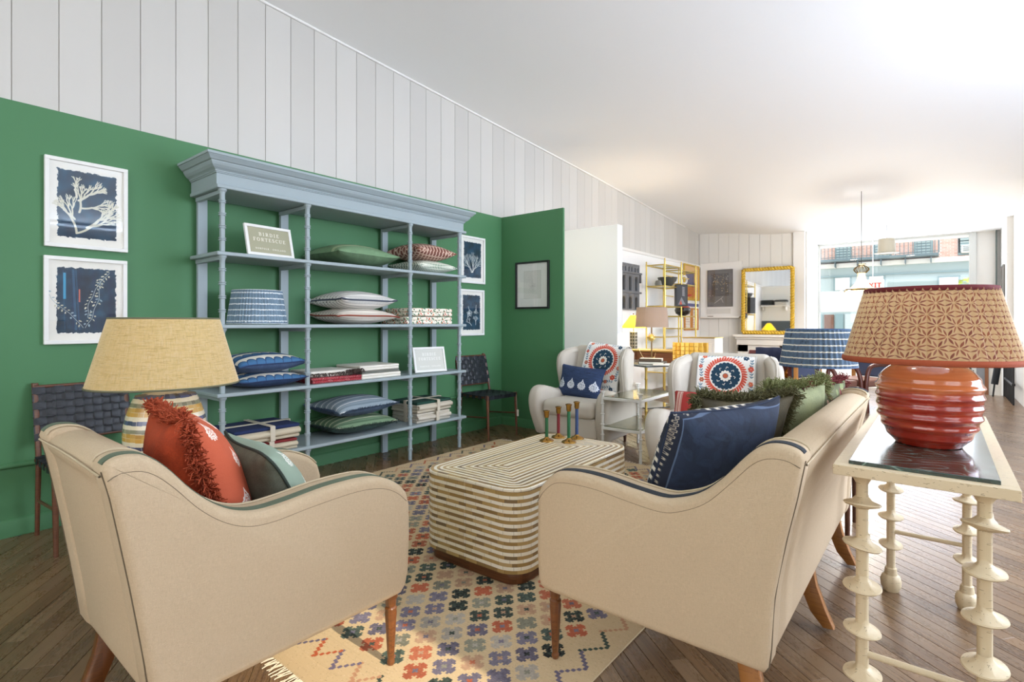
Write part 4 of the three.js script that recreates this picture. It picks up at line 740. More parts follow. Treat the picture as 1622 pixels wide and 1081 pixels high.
{
  const mF = floral();
  [['lower', 0.066, 0], ['upper', 0.072, 0.07]].forEach(([n, h, y], i) => { const q = thing('folded_quilt', `${n} of two folded quilts with red and green flowers on the second shelf`, 'quilt', [-3.8, SH[1] + y, -3.3 - i * 0.02], 90 * DEG), L = folded(0.56 - i * 0.03, 0.38, h, 2, 0.005, i + 2); part('folds', uvm(L[0]), mF, q); part('top_fold', uvm(L[1]), mF, q); });
}
{ // fringed towels
  const red = M(0xffffff, 0.95, { map: canvasTex(256, 256, (c, w, h) => { c.fillStyle = '#a52a35'; c.fillRect(0, 0, w, h); for (let i = 0; i < 2600; i++) { c.fillStyle = pick(['#c23a44', '#7d1c26', '#d9c7c0', '#94212c']); c.fillRect(rnd() * w, rnd() * h, 5, 3); } }, [0.15, 0.15]) });
  const white = M(0xe8e4d8, 0.95, { bumpMap: weaveBump, bumpScale: 0.001 }), grey = M(0x7b7d74, 0.9, { map: greyLinen }), dark = M(0x4d4038, 0.95), pale = M(0xd8d0c0, 0.95);
  const tas = (w, z, y, n, l) => { const g = []; for (let i = 0; i < n; i++) { const x = lerp(-w / 2, w / 2, (i + rnd()) / n), k = rr(-0.015, 0.015); g.push(tube([[x, y, z], [x + k, y + rr(0, 0.012), z + l * 0.6], [x + k * 1.6, y - rr(0.005, 0.025), z + l * rr(0.8, 1.1)]], 0.0028, 3, 4)); } return merge(g); };
  const towel = (label, pos, w, d, h, mat, f, fm) => { const q = thing('folded_towel', label, 'towel', pos, 90 * DEG), L = folded(w, d, h, 2, 0.004, w * 30); part('folds', uvm(L[0]), mat, q); part('top_fold', uvm(L[1]), mat, q); if (f) { const e = part('fringe', f, fm, q); e.userData.kind = 'stuff'; } };
  towel('red flecked folded towel at the bottom of the left towel pile on the third shelf', [-3.8, SH[2], -2.36], 0.46, 0.36, 0.042, red, null);
  towel('cream folded towel with dark tassels on the red towel on the third shelf', [-3.82, SH[2] + 0.043, -2.33], 0.38, 0.32, 0.045, white, tas(0.38, 0.155, 0.02, 46, 0.03), dark);
  towel('white folded towel at the bottom of the right towel pile on the third shelf', [-3.79, SH[2], -2.76], 0.4, 0.36, 0.042, white, null);
  towel('grey folded towel between two white ones on the third shelf', [-3.8, SH[2] + 0.043, -2.76], 0.39, 0.35, 0.022, grey, null);
  towel('white folded towel with dark tassels topping the right towel pile on the third shelf', [-3.8, SH[2] + 0.066, -2.75], 0.4, 0.35, 0.042, white, merge([tas(0.14, 0.17, 0.012, 34, 0.05).translate(-0.26, 0.004, 0).rotateY(0), tas(0.12, 0.12, 0.0, 30, 0.07).translate(-0.24, 0.01, 0)]), dark);
}
// ---------------------------------------------------------------- framed pictures
const mGlassPane = MP(0xffffff, 0.03, { transmission: 1, thickness: 0, ior: 1.45 });
function cyanotype(draw, seed) {
  return canvasTex(420, 560, (c, w, h) => {
    c.fillStyle = '#efece2'; c.fillRect(0, 0, w, h);
    const x0 = 48, y0 = 52, x1 = w - 46, y1 = h - 56, im = c.getImageData(0, 0, w, h);
    for (let y = 0; y < h; y++) for (let x = 0; x < w; x++) {
      const e = 9 * noise.noise(x * 0.05, y * 0.05, seed) + 6 * noise.noise(x * 0.2, y * 0.2, seed); if (x < x0 + e || x > x1 + e || y < y0 + e || y > y1 + e) continue;
      const n = noise.noise(x * 0.008, y * 0.012, seed + 3) + 0.6 * noise.noise(x * 0.03, y * 0.02, seed + 1), k = (y * w + x) * 4;
      im.data[k] = 15 + 18 * n; im.data[k + 1] = 52 + 30 * n; im.data[k + 2] = 76 + 34 * n;
    }
    c.putImageData(im, 0, 0); c.lineCap = 'round'; draw(c, w, h);
  });
}
const frond = (c, x, y, a, l, lw, depth, col, spread = 0.5) => {
  const x2 = x + Math.cos(a) * l, y2 = y + Math.sin(a) * l; c.strokeStyle = hsl(col, rr(-0.05, 0.05)); c.lineWidth = lw; c.beginPath(); c.moveTo(x, y); c.quadraticCurveTo(x + Math.cos(a + 0.25) * l * 0.5, y + Math.sin(a + 0.25) * l * 0.5, x2, y2); c.stroke();
  if (depth > 0) for (const s of [-1, 0.15, 1]) if (rnd() < 0.85) frond(c, x2, y2, a + s * spread * rr(0.6, 1.2), l * rr(0.62, 0.8), lw * 0.72, depth - 1, col, spread);
};
function picture(label, pos, ry, w, h, tex, group, fm = mFrameW, b = 0.022, mat = 0.0) {
  const t = thing('framed_picture', label, 'picture', pos, ry, group);
  part('frame', frameGeo(w, h, b, 0.028).translate(0, 0, 0.014), fm, t);
  part('print', tr(new THREE.PlaneGeometry(w - 1.6 * b, h - 1.6 * b), 0, 0, 0.009), M(0xffffff, 0.7, { map: tex }), t);
  part('backing', plain(w - 0.012, h - 0.012, 0.006, 0, 0, 0.004), fm, t);
  part('pane', plain(w - 1.7 * b, h - 1.7 * b, 0.002, 0, 0, 0.017), mGlassPane, t);
}
{
  const cw = '#d9d5c0', gp = undefined;
  picture('white framed blue cyanotype of branching pale seaweed, upper of the two at left', [XW + 0.001, 1.914, -0.892], PI / 2, 0.405, 0.53, cyanotype((c) => { for (const [x, y, a, l] of [[150, 475, -1.85, 100], [150, 475, -0.6, 100], [165, 330, -1.5, 75], [205, 430, -0.75, 90], [140, 380, -2.4, 55], [300, 380, -1.1, 62], [160, 250, -0.7, 72], [150, 230, -1.75, 52], [175, 300, -0.2, 60]]) frond(c, x, y, a, l, 13, 3, cw, 0.36); }, 11));
  picture('white framed dark blue cyanotype of leafy stems, lower of the two at left', [XW + 0.001, 1.335, -0.889], PI / 2, 0.405, 0.52, cyanotype((c, w, h) => {
    for (let i = 0; i < 9; i++) { c.globalAlpha = 0.35; c.strokeStyle = pick(['#5b93bd', '#16305a', '#3f7aa8', '#0e2348']); c.lineWidth = rr(4, 18); c.beginPath(); const x = rr(70, 350); c.moveTo(x, 70); c.lineTo(x + rr(-20, 20), h - 80); c.stroke(); } c.globalAlpha = 1; c.fillStyle = '#c96a58'; c.fillRect(165, 200, 8, 90); c.fillStyle = '#3f9bc4'; c.fillRect(82, 90, 14, 180);
    for (const [x, y, a] of [[190, 470, -2.1], [200, 470, -1.15], [215, 400, -1.5]]) { let px = x, py = y, q = a; for (let i = 0; i < 15; i++) { const nx = px + 24 * Math.cos(q), ny = py + 24 * Math.sin(q); c.strokeStyle = '#b9c3c0'; c.lineWidth = 3; c.beginPath(); c.moveTo(px, py); c.lineTo(nx, ny); c.stroke(); c.fillStyle = pick(['#d6d2bb', '#9fb4bd', '#c3c0a6']); for (const s of [-1, 1]) { c.beginPath(); if (rnd() < 0.3) continue; c.ellipse(nx + s * 13 * Math.sin(q), ny - s * 13 * Math.cos(q), rr(6, 11), rr(3, 6), q + s * rr(0.4, 1.3), 0, 7); c.fill(); } px = nx; py = ny; q += rr(-0.32, 0.34); } }
  }, 23));
  picture('white framed blue cyanotype of fine white fronds, upper of two beside the right woven chair', [XW + 0.001, 1.9, -4.318], PI / 2, 0.39, 0.52, cyanotype((c) => { for (let i = 0; i < 8; i++) frond(c, 205 + rr(-20, 20), 440, -1.57 + (i - 3.5) * 0.24, rr(75, 105), 6, 3, '#e4e6dd', 0.3); }, 31));
  picture('white framed blue cyanotype of sparse white sprigs, lower, above the right woven chair', [XW + 0.001, 1.316, -4.302], PI / 2, 0.39, 0.51, cyanotype((c) => { for (const [x, y, a] of [[150, 200, 1.2], [290, 440, -1.6], [120, 380, -1.2], [300, 180, 1.6], [210, 450, -2.4]]) frond(c, x, y, a, 46, 7, 3, '#dfe5e0', 0.6); }, 43));
  const mBlack = M(0x1c1b1a, 0.4);
  picture('thin black framed pale etching on the green return wall', [-3.595, 1.63, -4.829], 0, 0.47, 0.535, canvasTex(420, 480, (c, w, h) => {
    c.fillStyle = '#e3e3db'; c.fillRect(0, 0, w, h); c.fillStyle = '#d3d2c8'; c.fillRect(95, 85, 230, 300); c.strokeStyle = '#8c8a84'; c.lineWidth = 1; c.strokeRect(95, 85, 230, 300);
    for (let i = 0; i < 900; i++) { c.globalAlpha = rr(0.15, 0.5); const x = 210 + rr(-1, 1) * rr(0, 85), y = 250 + rr(-1, 1) * rr(0, 125); c.beginPath(); c.moveTo(x, y); c.lineTo(x + rr(-12, 12), y + rr(-9, 9)); c.stroke(); } c.globalAlpha = 1;
  }), undefined, mBlack, 0.02);
}
// ---------------------------------------------------------------- woven leather side chairs
{
  const mWal = MP(0xffffff, 0.4, { map: resized(woodTex('#6a3f26', '#2c150a'), 0.5, 0.12), clearcoat: 0.3, clearcoatRoughness: 0.3 });
  const leather = [0x20242a, 0x25292f, 0x1c1f24].map((c) => M(c, 0.45, { bumpMap: plasterBump, bumpScale: 0.0004 }));
  const t = thing('woven_chair', 'dark wooden side chair with woven black leather straps, behind the cream armchair', 'chair', [0, 0, 0], PI / 2); // faces +z in its own axes
  const W = 0.46, D = 0.44, seatY = 0.445, backT = 0.855;
  const legTaper = (x, z, top, lean) => { const g = new THREE.CylinderGeometry(0.0165, 0.011, top, 12, 8), p = g.attributes.position; for (let i = 0; i < p.count; i++) { const y = p.getY(i) + top / 2; p.setZ(i, p.getZ(i) + lean(y)); } g.computeVertexNormals(); return uvm(tr(g, x, top / 2, z)); };
  for (const s of [-1, 1]) {
    part('leg', legTaper(s * (W / 2 - 0.017), D / 2 - 0.02, seatY + 0.012, (y) => 0.02 * (1 - y / 0.45)), mWal, t, 'tapered front leg');
    part('leg', legTaper(s * (W / 2 - 0.017), -D / 2 + 0.03, backT, (y) => (y < 0.44 ? -0.04 * (1 - y / 0.44) : -0.085 * Math.pow((y - 0.44) / 0.36, 1.2))), mWal, t, 'back leg and post');
    part('rail', bar([s * (W / 2 - 0.017), seatY - 0.012, -D / 2 + 0.03], [s * (W / 2 - 0.017), seatY - 0.012, D / 2 - 0.02], 0.011), mWal, t);
    part('stretcher', bar([s * (W / 2 - 0.017), 0.2, -D / 2 + 0.01], [s * (W / 2 - 0.017), 0.235, D / 2 - 0.01], 0.008), mWal, t);
  }
  part('rail', bar([-W / 2, seatY - 0.012, D / 2 - 0.02], [W / 2, seatY - 0.012, D / 2 - 0.02], 0.011), mWal, t);
  part('rail', bar([-W / 2, seatY - 0.012, -D / 2 + 0.03], [W / 2, seatY - 0.012, -D / 2 + 0.03], 0.011), mWal, t);
  part('rail', bar([-W / 2 + 0.01, backT - 0.02, -D / 2 - 0.052], [W / 2 - 0.01, backT - 0.02, -D / 2 - 0.052], 0.009), mWal, t);
  part('rail', bar([-W / 2 + 0.01, 0.53, -D / 2 + 0.012], [W / 2 - 0.01, 0.53, -D / 2 + 0.012], 0.009), mWal, t);
  // straps weave over and under: sgn flips the phase
  const strap = (len, w, n, sgn, amp) => { const g = gridGeo(n * 6, 3, (u, v) => { const x = (u - 0.5) * len, sn = Math.sin(u * n * PI), a = amp * sgn * Math.sign(sn) * Math.pow(Math.abs(sn), 0.4), r = [[-w / 2, -0.0015], [-w / 2, 0.0015], [w / 2, 0.0015], [w / 2, -0.0015]][Math.round(v * 3)]; return [x, r[0], r[1] + a]; }); return g; };
  const nb = 10, nv = 7, bw = W - 0.03, bh = 0.3;
  const hs = [1, -1].map((s) => strap(bw + 0.03, bh / nv - 0.003, nb, s, 0.0038)), vs = [1, -1].map((s) => strap(bh + 0.01, bw / nb - 0.004, nv, s, 0.0038).rotateZ(PI / 2));
  const by = 0.682, bz = (y) => -D / 2 + 0.012 - 0.064 * Math.max(0, (y - 0.53) / 0.27);
  for (let j = 0; j < nv; j++) { const y = 0.535 + (j + 0.5) * bh / nv, m = part('strap', hs[j % 2], leather[j % 3], t); m.position.set(0, y, bz(y) + 0.012); m.rotation.x = -0.235; }
  for (let i = 0; i < nb; i++) { const x = -bw / 2 + (i + 0.5) * bw / nb, m = part('strap', vs[i % 2], leather[(i + 1) % 3], t); m.position.set(x, by + 0.004, bz(by) + 0.012); m.rotation.x = -0.235; }
  const ns = 9, sw = W - 0.02, sd = D - 0.03;
  const sx = [1, -1].map((s) => strap(sw + 0.02, sd / ns - 0.003, ns, s, 0.0035).rotateX(-PI / 2)), sz = [1, -1].map((s) => strap(sd + 0.03, sw / ns - 0.003, ns, s, 0.0035).rotateZ(PI / 2).rotateX(-PI / 2));
  for (let j = 0; j < ns; j++) { const m = part('strap', sx[j % 2], leather[j % 3], t); m.position.set(0, seatY + 0.004, -sd / 2 + 0.005 + (j + 0.5) * sd / ns); }
  for (let i = 0; i < ns; i++) { const m = part('strap', sz[i % 2], leather[(i + 1) % 3], t); m.position.set(-sw / 2 + (i + 0.5) * sw / ns, seatY + 0.004, 0.005); }
  const wrap = plain(sw / ns - 0.005, 0.04, 0.003);
  for (let i = 0; i < ns; i++) { const m = part('strap', wrap, leather[i % 3], t); m.position.set(-sw / 2 + (i + 0.5) * sw / ns, seatY - 0.013, D / 2 - 0.007); const q = part('strap', wrap, leather[(i + 2) % 3], t); q.position.set(i % 2 ? W / 2 - 0.004 : -W / 2 + 0.004, seatY - 0.013, -sd / 2 + 0.02 + (i + 0.3) * sd / ns); q.rotation.y = PI / 2; }
  t.position.set(-3.745, 0, -0.86);
  copyThing(t, 'dark wooden side chair with woven black leather straps in the green corner', [-3.775, 0, -4.27], PI / 2 - 0.06);
  const tg = thing('price_tag', 'small pale paper tag hanging from the right woven chair', 'tag', [-3.535, 0.27, -4.47], 0.5);
  part('card', plain(0.03, 0.07, 0.0015, 0, -0.035, 0), M(0xd8d2c4, 0.8), tg); part('string', bar([0, 0, 0], [-0.015, 0.16, 0], 0.0012, 5), M(0xd8d2c4, 0.8), tg);
}
// ---------------------------------------------------------------- raffia lamp on a small side table behind the armchair
{
  const st = thing('side_table', 'small round side table under the striped lamp behind the armchair', 'table', [-2.62, 0, -0.85]);
  const mW = MP(0xffffff, 0.4, { map: resized(woodTex('#5f3a22', '#28130a'), 0.5, 0.12) });
  part('table_top', uvm(lathe([[0, 0.535], [0.17, 0.535], [0.178, 0.545], [0.17, 0.556], [0, 0.556]], 40)), mW, st);
  part('pedestal', uvm(lathe([[0, 0], [0.13, 0], [0.13, 0.015], [0.03, 0.05], [0.018, 0.2], [0.024, 0.4], [0.018, 0.48], [0.06, 0.535]], 24)), mW, st);
  const t = thing('table_lamp', 'table lamp with natural raffia shade and round painted striped base behind the armchair', 'table lamp', [-2.62, 0.557, -0.85]);
  const bands = canvasTex(1024, 512, (c, w, h) => {
    c.fillStyle = '#e9dcc0'; c.fillRect(0, 0, w, h); const seq = ['#c9973f', '#e9dcc0', '#39426b', '#e9dcc0', '#7d7a63', '#c9973f'];
    for (let j = 0; j < 22; j++) { const y = j * h / 22; for (let x = 0; x < w; x += 28) { c.fillStyle = hsl(seq[j % 6], rr(-0.05, 0.05)); c.globalAlpha = rr(0.75, 1); c.fillRect(x, y + rr(-1.5, 1.5), rr(26, 30), h / 22 * rr(0.9, 1.02)); } }
    c.globalAlpha = 1; for (let i = 0; i < 700; i++) { c.fillStyle = 'rgba(60,45,35,0.3)'; c.fillRect(rnd() * w, rnd() * h, rr(1, 3), rr(1, 4)); }
  });
  const prof = [[0, 0], [0.085, 0], [0.09, 0.006]]; for (let i = 0; i <= 40; i++) { const q = i / 40; prof.push([0.09 + 0.066 * Math.pow(Math.sin(PI * Math.pow(q, 0.85) * 0.93), 0.75), 0.006 + q * 0.33]); } prof.push([0.07, 0.345], [0.045, 0.352], [0.045, 0.375], [0, 0.376]);
  const g = setUV(new THREE.LatheGeometry(prof.map((p) => new THREE.Vector2(Math.max(p[0], 1e-4), p[1])), 64), (x, y) => [0, y / 0.376]); const u = g.attributes.uv; for (let i = 0; i < u.count; i++) u.setX(i, Math.floor(i / prof.length) / 64);
  part('base', g, MP(0xffffff, 0.25, { map: bands, clearcoat: 0.6, clearcoatRoughness: 0.15, bumpMap: plasterBump, bumpScale: 0.001 }), t, 'hand painted striped ceramic');
  part('neck', lathe([[0.02, 0.37], [0.02, 0.42], [0.01, 0.425], [0.01, 0.5]], 16), mBrass, t);
  const raf = canvasTex(1024, 512, (c, w, h) => { c.fillStyle = '#e6c88c'; c.fillRect(0, 0, w, h); for (let i = 0; i < 7000; i++) { c.fillStyle = hsl('#e6c88c', rr(-0.16, 0.09)); c.globalAlpha = 0.5; if (rnd() < 0.55) c.fillRect(rnd() * w, rnd() * h, rr(10, 70), rr(2, 3.4)); else c.fillRect(rnd() * w, rnd() * h, rr(2, 3.4), rr(10, 70)); } for (let i = 0; i < 420; i++) { c.globalAlpha = 0.5; c.fillStyle = '#b48d4c'; c.fillRect(rnd() * w, rnd() * h, rr(5, 50), 2.4); } c.globalAlpha = 1; });
  raf.repeat.set(2, 1);
  const sh = part('shade', gridGeo(96, 6, (u2, v) => { const a = u2 * 2 * PI, r = lerp(0.283, 0.205, v); return [r * Math.sin(a), 0.376 + v * 0.288, r * Math.cos(a)]; }), MP(0xffffff, 0.95, { map: raf, transmission: 0.3, thickness: 0, side: THREE.DoubleSide, bumpMap: resized(weaveBump, 0.06, 0.12), bumpScale: 0.0006 }), t, 'woven raffia shade');
  const trim = M(0x6b6a52, 0.8);
  part('trim_band', ringTube(0.2835, 0.379, 0.004, 0.0025), trim, sh); part('trim_band', ringTube(0.205, 0.662, 0.004, 0.0025), trim, sh);
  part('shade_ring', merge([0, 1, 2].map((k) => bar([0, 0.5, 0], [0.2 * Math.sin(k * 2.1), 0.65, 0.2 * Math.cos(k * 2.1)], 0.0015, 5))), mBrass, sh);
}
// ---------------------------------------------------------------- wing chairs
const suzani = canvasTex(1024, 1024, (c, w, h) => {
  c.fillStyle = '#f0ede6'; c.fillRect(0, 0, w, h); const cx = 512, cy = 470;
  const leafRow = (pts, col) => { for (let i = 0; i + 1 < pts.length; i++) { const [x, y] = pts[i], [x2, y2] = pts[i + 1], a = Math.atan2(y2 - y, x2 - x); c.strokeStyle = col; c.lineWidth = 7; c.beginPath(); c.moveTo(x, y); c.lineTo(x2, y2); c.stroke(); for (const s of [-1, 1]) { c.fillStyle = col; c.save(); c.translate(x2, y2); c.rotate(a + PI + s * 0.75); c.beginPath(); c.ellipse(24, 0, 27, 9, 0, 0, 7); c.fill(); c.restore(); } } };
  const flower = (x, y, r, col) => { c.fillStyle = col; for (let i = 0; i < 6; i++) { const a = i / 6 * 6.28 + x; c.beginPath(); c.ellipse(x + r * 0.5 * Math.cos(a), y + r * 0.5 * Math.sin(a), r * 0.62, r * 0.42, a, 0, 7); c.fill(); } c.fillStyle = '#f0ede6'; c.beginPath(); c.arc(x, y, r * 0.14, 0, 7); c.fill(); };
  const wave = (x, y, dx, dy, n) => Array.from({ length: n }, (_, i) => [x + dx * i + (dy ? 14 * Math.sin(i * 1.3) : 0), y + dy * i + (dx ? 14 * Math.sin(i * 1.3) : 0)]);
  for (const x of [70, 954]) { leafRow(wave(x, 130, 0, 52, 8), '#5f7f93'); leafRow(wave(x, 620, 0, 52, 7), '#5f7f93'); }
  leafRow(wave(150, 60, 56, 0, 5), '#6f8a97'); leafRow(wave(620, 60, 56, 0, 5), '#6f8a97'); leafRow(wave(150, 960, 56, 0, 5), '#5f7f93'); leafRow(wave(600, 950, 56, 0, 6), '#5f7f93');
  for (const [x, y, r, k] of [[120, 90, 44, 0], [470, 60, 36, 1], [860, 110, 50, 2], [950, 330, 50, 1], [90, 560, 44, 3], [150, 830, 56, 3], [860, 850, 62, 1], [520, 960, 46, 2], [330, 930, 50, 3], [700, 960, 40, 0], [950, 610, 44, 0], [60, 300, 34, 1]]) flower(x, y, r, ['#d9714f', '#d65a43', '#1f3f55', '#b9694d'][k]);
  const petals = (r0, r1, n, col, bw) => { c.fillStyle = col; for (let i = 0; i < n; i++) { const a = i / n * 2 * PI; c.save(); c.translate(cx, cy); c.rotate(a); c.beginPath(); c.ellipse((r0 + r1) / 2, 0, (r1 - r0) / 2, bw, 0.35, 0, 7); c.fill(); c.restore(); } };
  petals(285, 385, 46, '#d9573f', 19); petals(265, 320, 40, '#d9573f', 21); c.fillStyle = '#f0ede6'; c.beginPath(); c.arc(cx, cy, 285, 0, 7); c.fill(); petals(190, 262, 22, '#1d3f56', 36); c.fillStyle = '#1d3f56'; c.beginPath(); c.arc(cx, cy, 235, 0, 7); c.fill();
  c.strokeStyle = '#e9e4d8'; c.lineWidth = 11; for (let i = 0; i < 8; i++) { const a = i / 8 * 6.28; c.beginPath(); c.moveTo(cx + 135 * Math.cos(a), cy + 135 * Math.sin(a)); c.lineTo(cx + 175 * Math.cos(a + 0.1), cy + 175 * Math.sin(a + 0.1)); c.lineTo(cx + 165 * Math.cos(a + 0.28), cy + 165 * Math.sin(a + 0.28)); c.stroke(); }
  petals(45, 110, 11, '#efe9dc', 24); c.fillStyle = '#c7633f'; c.beginPath(); c.arc(cx, cy, 42, 0, 7); c.fill();
  for (let i = 0; i < 16; i++) { c.strokeStyle = '#8fb3c2'; c.lineWidth = 6; const x = pick([rr(20, 110), rr(900, 1000)]), y = rr(40, 980); c.beginPath(); c.arc(x, y, rr(10, 20), 0, 5.2); c.stroke(); }
});
const mIvory = MP(0xd8cfbf, 0.92, { map: greyLinen, bumpMap: weaveBump, bumpScale: 0.0005, sheen: 0.2 });
const mSuz = MP(0xffffff, 0.9, { map: suzani, bumpMap: weaveBump, bumpScale: 0.001 });
{
  const t = thing('wing_chair', 'ivory wing chair holding a navy paisley cushion, beside the green return wall', 'wing chair', [-2.765, 0, -4.62], 0);
  const W = 0.86, D = 0.78;
  // arm: outer and inner surface swell, front edge rounded
  const armPts = smoothPts([[-0.36, 0.6], [-0.2, 0.54], [0.0, 0.52], [0.16, 0.555], [0.27, 0.575], [0.35, 0.545], [0.395, 0.46], [0.39, 0.32], [0.35, 0.19], [0.31, 0.1]], 44);
  const arm = ext([...armPts, [-0.34, 0.1]].reverse(), 0.15, 0.055, 6).rotateY(-PI / 2);
  const wingPts = smoothPts([[-0.1, 0.5], [-0.07, 0.62], [-0.045, 0.74], [-0.055, 0.84], [-0.11, 0.9], [-0.2, 0.93], [-0.31, 0.945]], 30);
  const wing = ext([...wingPts, [-0.37, 0.9], [-0.34, 0.5]].reverse(), 0.1, 0.042, 6).rotateY(-PI / 2);
  for (const s of [-1, 1]) {
    const ga = arm.clone().translate(s * (W / 2 - 0.075), 0, 0), p = ga.attributes.position;
    for (let i = 0; i < p.count; i++) { const z = p.getZ(i), y = p.getY(i); p.setX(i, p.getX(i) + s * 0.03 * ss(0.0, 0.35, z) * ss(0.1, 0.45, y) - s * 0.035 * ss(0.1, -0.3, z)); }
    ga.computeVertexNormals(); part('arm', uvm(toCreasedNormals(ga, 1.0)), mIvory, t);
    const gw = wing.clone(), q = gw.attributes.position; for (let i = 0; i < q.count; i++) q.setX(i, q.getX(i) + s * 0.06 * ss(-0.3, -0.05, q.getZ(i)));
    gw.translate(s * (W / 2 - 0.125), 0, 0); gw.computeVertexNormals(); part('wing', uvm(toCreasedNormals(gw, 1.0)), mIvory, t);
    part('piping', tube(wingPts.map(([z, y]) => [s * (W / 2 - 0.125 + 0.06 * ss(-0.3, -0.05, z)), y + 0.001, z + 0.001]), 0.004, 40, 5), mIvory, t);
  }
  part('backrest', uvm(tr(new RoundedBoxGeometry(W - 0.24, 0.62, 0.13, 5, 0.06).rotateX(-0.16), 0, 0.655, -0.29)), mIvory, t);
  part('seat_base', uvm(box(W - 0.26, 0.2, D - 0.14, 0, 0.21, 0.02, 0.03, 4)), mIvory, t);
  const cg = new RoundedBoxGeometry(W - 0.28, 0.15, 0.6, 5, 0.055), p = cg.attributes.position; for (let i = 0; i < p.count; i++) if (p.getY(i) > 0) p.setY(i, p.getY(i) + 0.03 * Math.max(0, 1 - Math.pow(p.getX(i) / 0.29, 2)) * Math.max(0, 1 - Math.pow(p.getZ(i) / 0.3, 2))); cg.computeVertexNormals();
  part('seat_cushion', uvm(tr(cg, 0, 0.375, 0.08)), mIvory, t);
  for (const [x, z] of [[-0.3, 0.28], [0.3, 0.28], [-0.28, -0.28], [0.28, -0.28]]) part('leg', lathe([[0, 0], [0.012, 0], [0.022, 0.12]], 12).translate(x, 0, z), M(0x4a2c1a, 0.4), t);
  const c2 = copyThing(t, 'ivory upholstered wing chair with a suzani cloth over its back, behind the sofa cushions', [-1.255, 0, -4.0], 0.13);
  // cloths over the backs: hang down the front of the back, over its top and a little behind
  const cloth = (label, pos, ry, w, roll, dx, top) => {
    const g = thing('embroidered_throw', label, 'throw', pos, ry, undefined);
    const path = smoothPts([[-0.36, 0.83], [-0.375, top - 0.02], [-0.36, top + 0.005], [-0.31, top + 0.012], [-0.265, top - 0.03], [-0.215, 0.75], [-0.165, 0.55], [-0.15, 0.47]], 40);
    const sheet = (th) => gridGeo(24, 40, (u, v) => { const [z, y] = path[Math.min(40, Math.round((1 - v) * 40))], x = (u - 0.5) * w, wav = 0.006 * noise.noise(x * 6, y * 5, w * 7), c = Math.cos(roll * ss(0.4, 0.8, y)), s2 = Math.sin(roll * ss(0.4, 0.8, y)); return [dx + x * c - (y - 0.7) * s2, y + x * s2 * 0.55 * ss(0.5, 0.9, y), z + wav + th]; });
    const len = [0]; for (let i = 1; i <= 40; i++) len.push(len[i - 1] + Math.hypot(path[i][0] - path[i - 1][0], path[i][1] - path[i - 1][1]));
    const crest = len[path.reduce((b, p, i) => (p[1] > path[b][1] ? i : b), 0)];
    const f = sheet(0.006), uv = f.attributes.uv; for (let i = 0; i < uv.count; i++) uv.setY(i, 0.985 - (len[Math.min(40, Math.round((1 - uv.getY(i)) * 40))] - crest) / w);
    part('cloth', f, mSuz, g); part('lining', sheet(-0.001), M(0x46597a, 0.9), g, 'blue cloth lining');
    part('piping', merge([-0.5, 0.5].map((e) => tube(path.filter((_, i) => i % 4 === 0).map(([z, y]) => { const x = e * w, r = roll * ss(0.4, 0.8, y); return [dx + x * Math.cos(r) - (y - 0.7) * Math.sin(r), y + x * Math.sin(r) * 0.55 * ss(0.5, 0.9, y), z + 0.004]; }), 0.006, 40, 6))), M(0xb9b6ae, 0.9), g);
  };
  cloth('white suzani cloth with red and navy medallion, slanting over the left wing chair', [-2.765, 0, -4.6], 0, 0.45, -0.16, 0.05, 0.965);
  cloth('white suzani cloth with red and navy medallion, hanging straight on the right wing chair', [-1.255, 0, -3.98], 0.13, 0.42, 0.0, 0.0, 0.93);
}
const mVelNavy = printed((c, w, h) => { c.fillStyle = '#2d3f62'; c.fillRect(0, 0, w, h); for (let i = 0; i < 700; i++) { c.fillStyle = hsl('#2d3f62', rr(-0.06, 0.07)); c.globalAlpha = 0.35; c.fillRect(rnd() * w, rnd() * h, rr(8, 60), rr(4, 12)); } c.globalAlpha = 1; c.save(); c.scale(1, 1.55); for (let i = 0; i < 4; i++) paisley(c, 64 + i * 128, 195, 68, '#dfe3ea', 0.09); c.restore(); });
cushion('navy blue velvet cushion with a row of white paisleys on the left wing chair', { w: 0.52, h: 0.32, t: 0.15, seed: 3, pos: [-2.86, 0.455, -4.6], ry: -0.04, lean: 17 * DEG, roll: -0.05, front: mVelNavy, back: velvet('#2d3f62'), piping: { mat: M(0x27406b, 0.8), r: 0.0045 } });
cushion('red cushion with white embroidered edge on the right wing chair', { w: 0.5, h: 0.27, t: 0.13, seed: 4, pos: [-1.29, 0.455, -3.8], ry: 0.13, lean: 24 * DEG, front: printed((c, w, h) => { c.fillStyle = '#a8322c'; c.fillRect(0, 0, w, h); c.strokeStyle = '#eadfce'; c.lineWidth = 6; for (const x of [36, 60, w - 60, w - 36]) for (let j = 0; j < 26; j++) { c.beginPath(); c.arc(x, j * 20 + 10, 8, 0, 4.5); c.stroke(); } }), back: velvet('#9c2c28'), piping: { mat: M(0x8d2723, 0.8), r: 0.005 } });
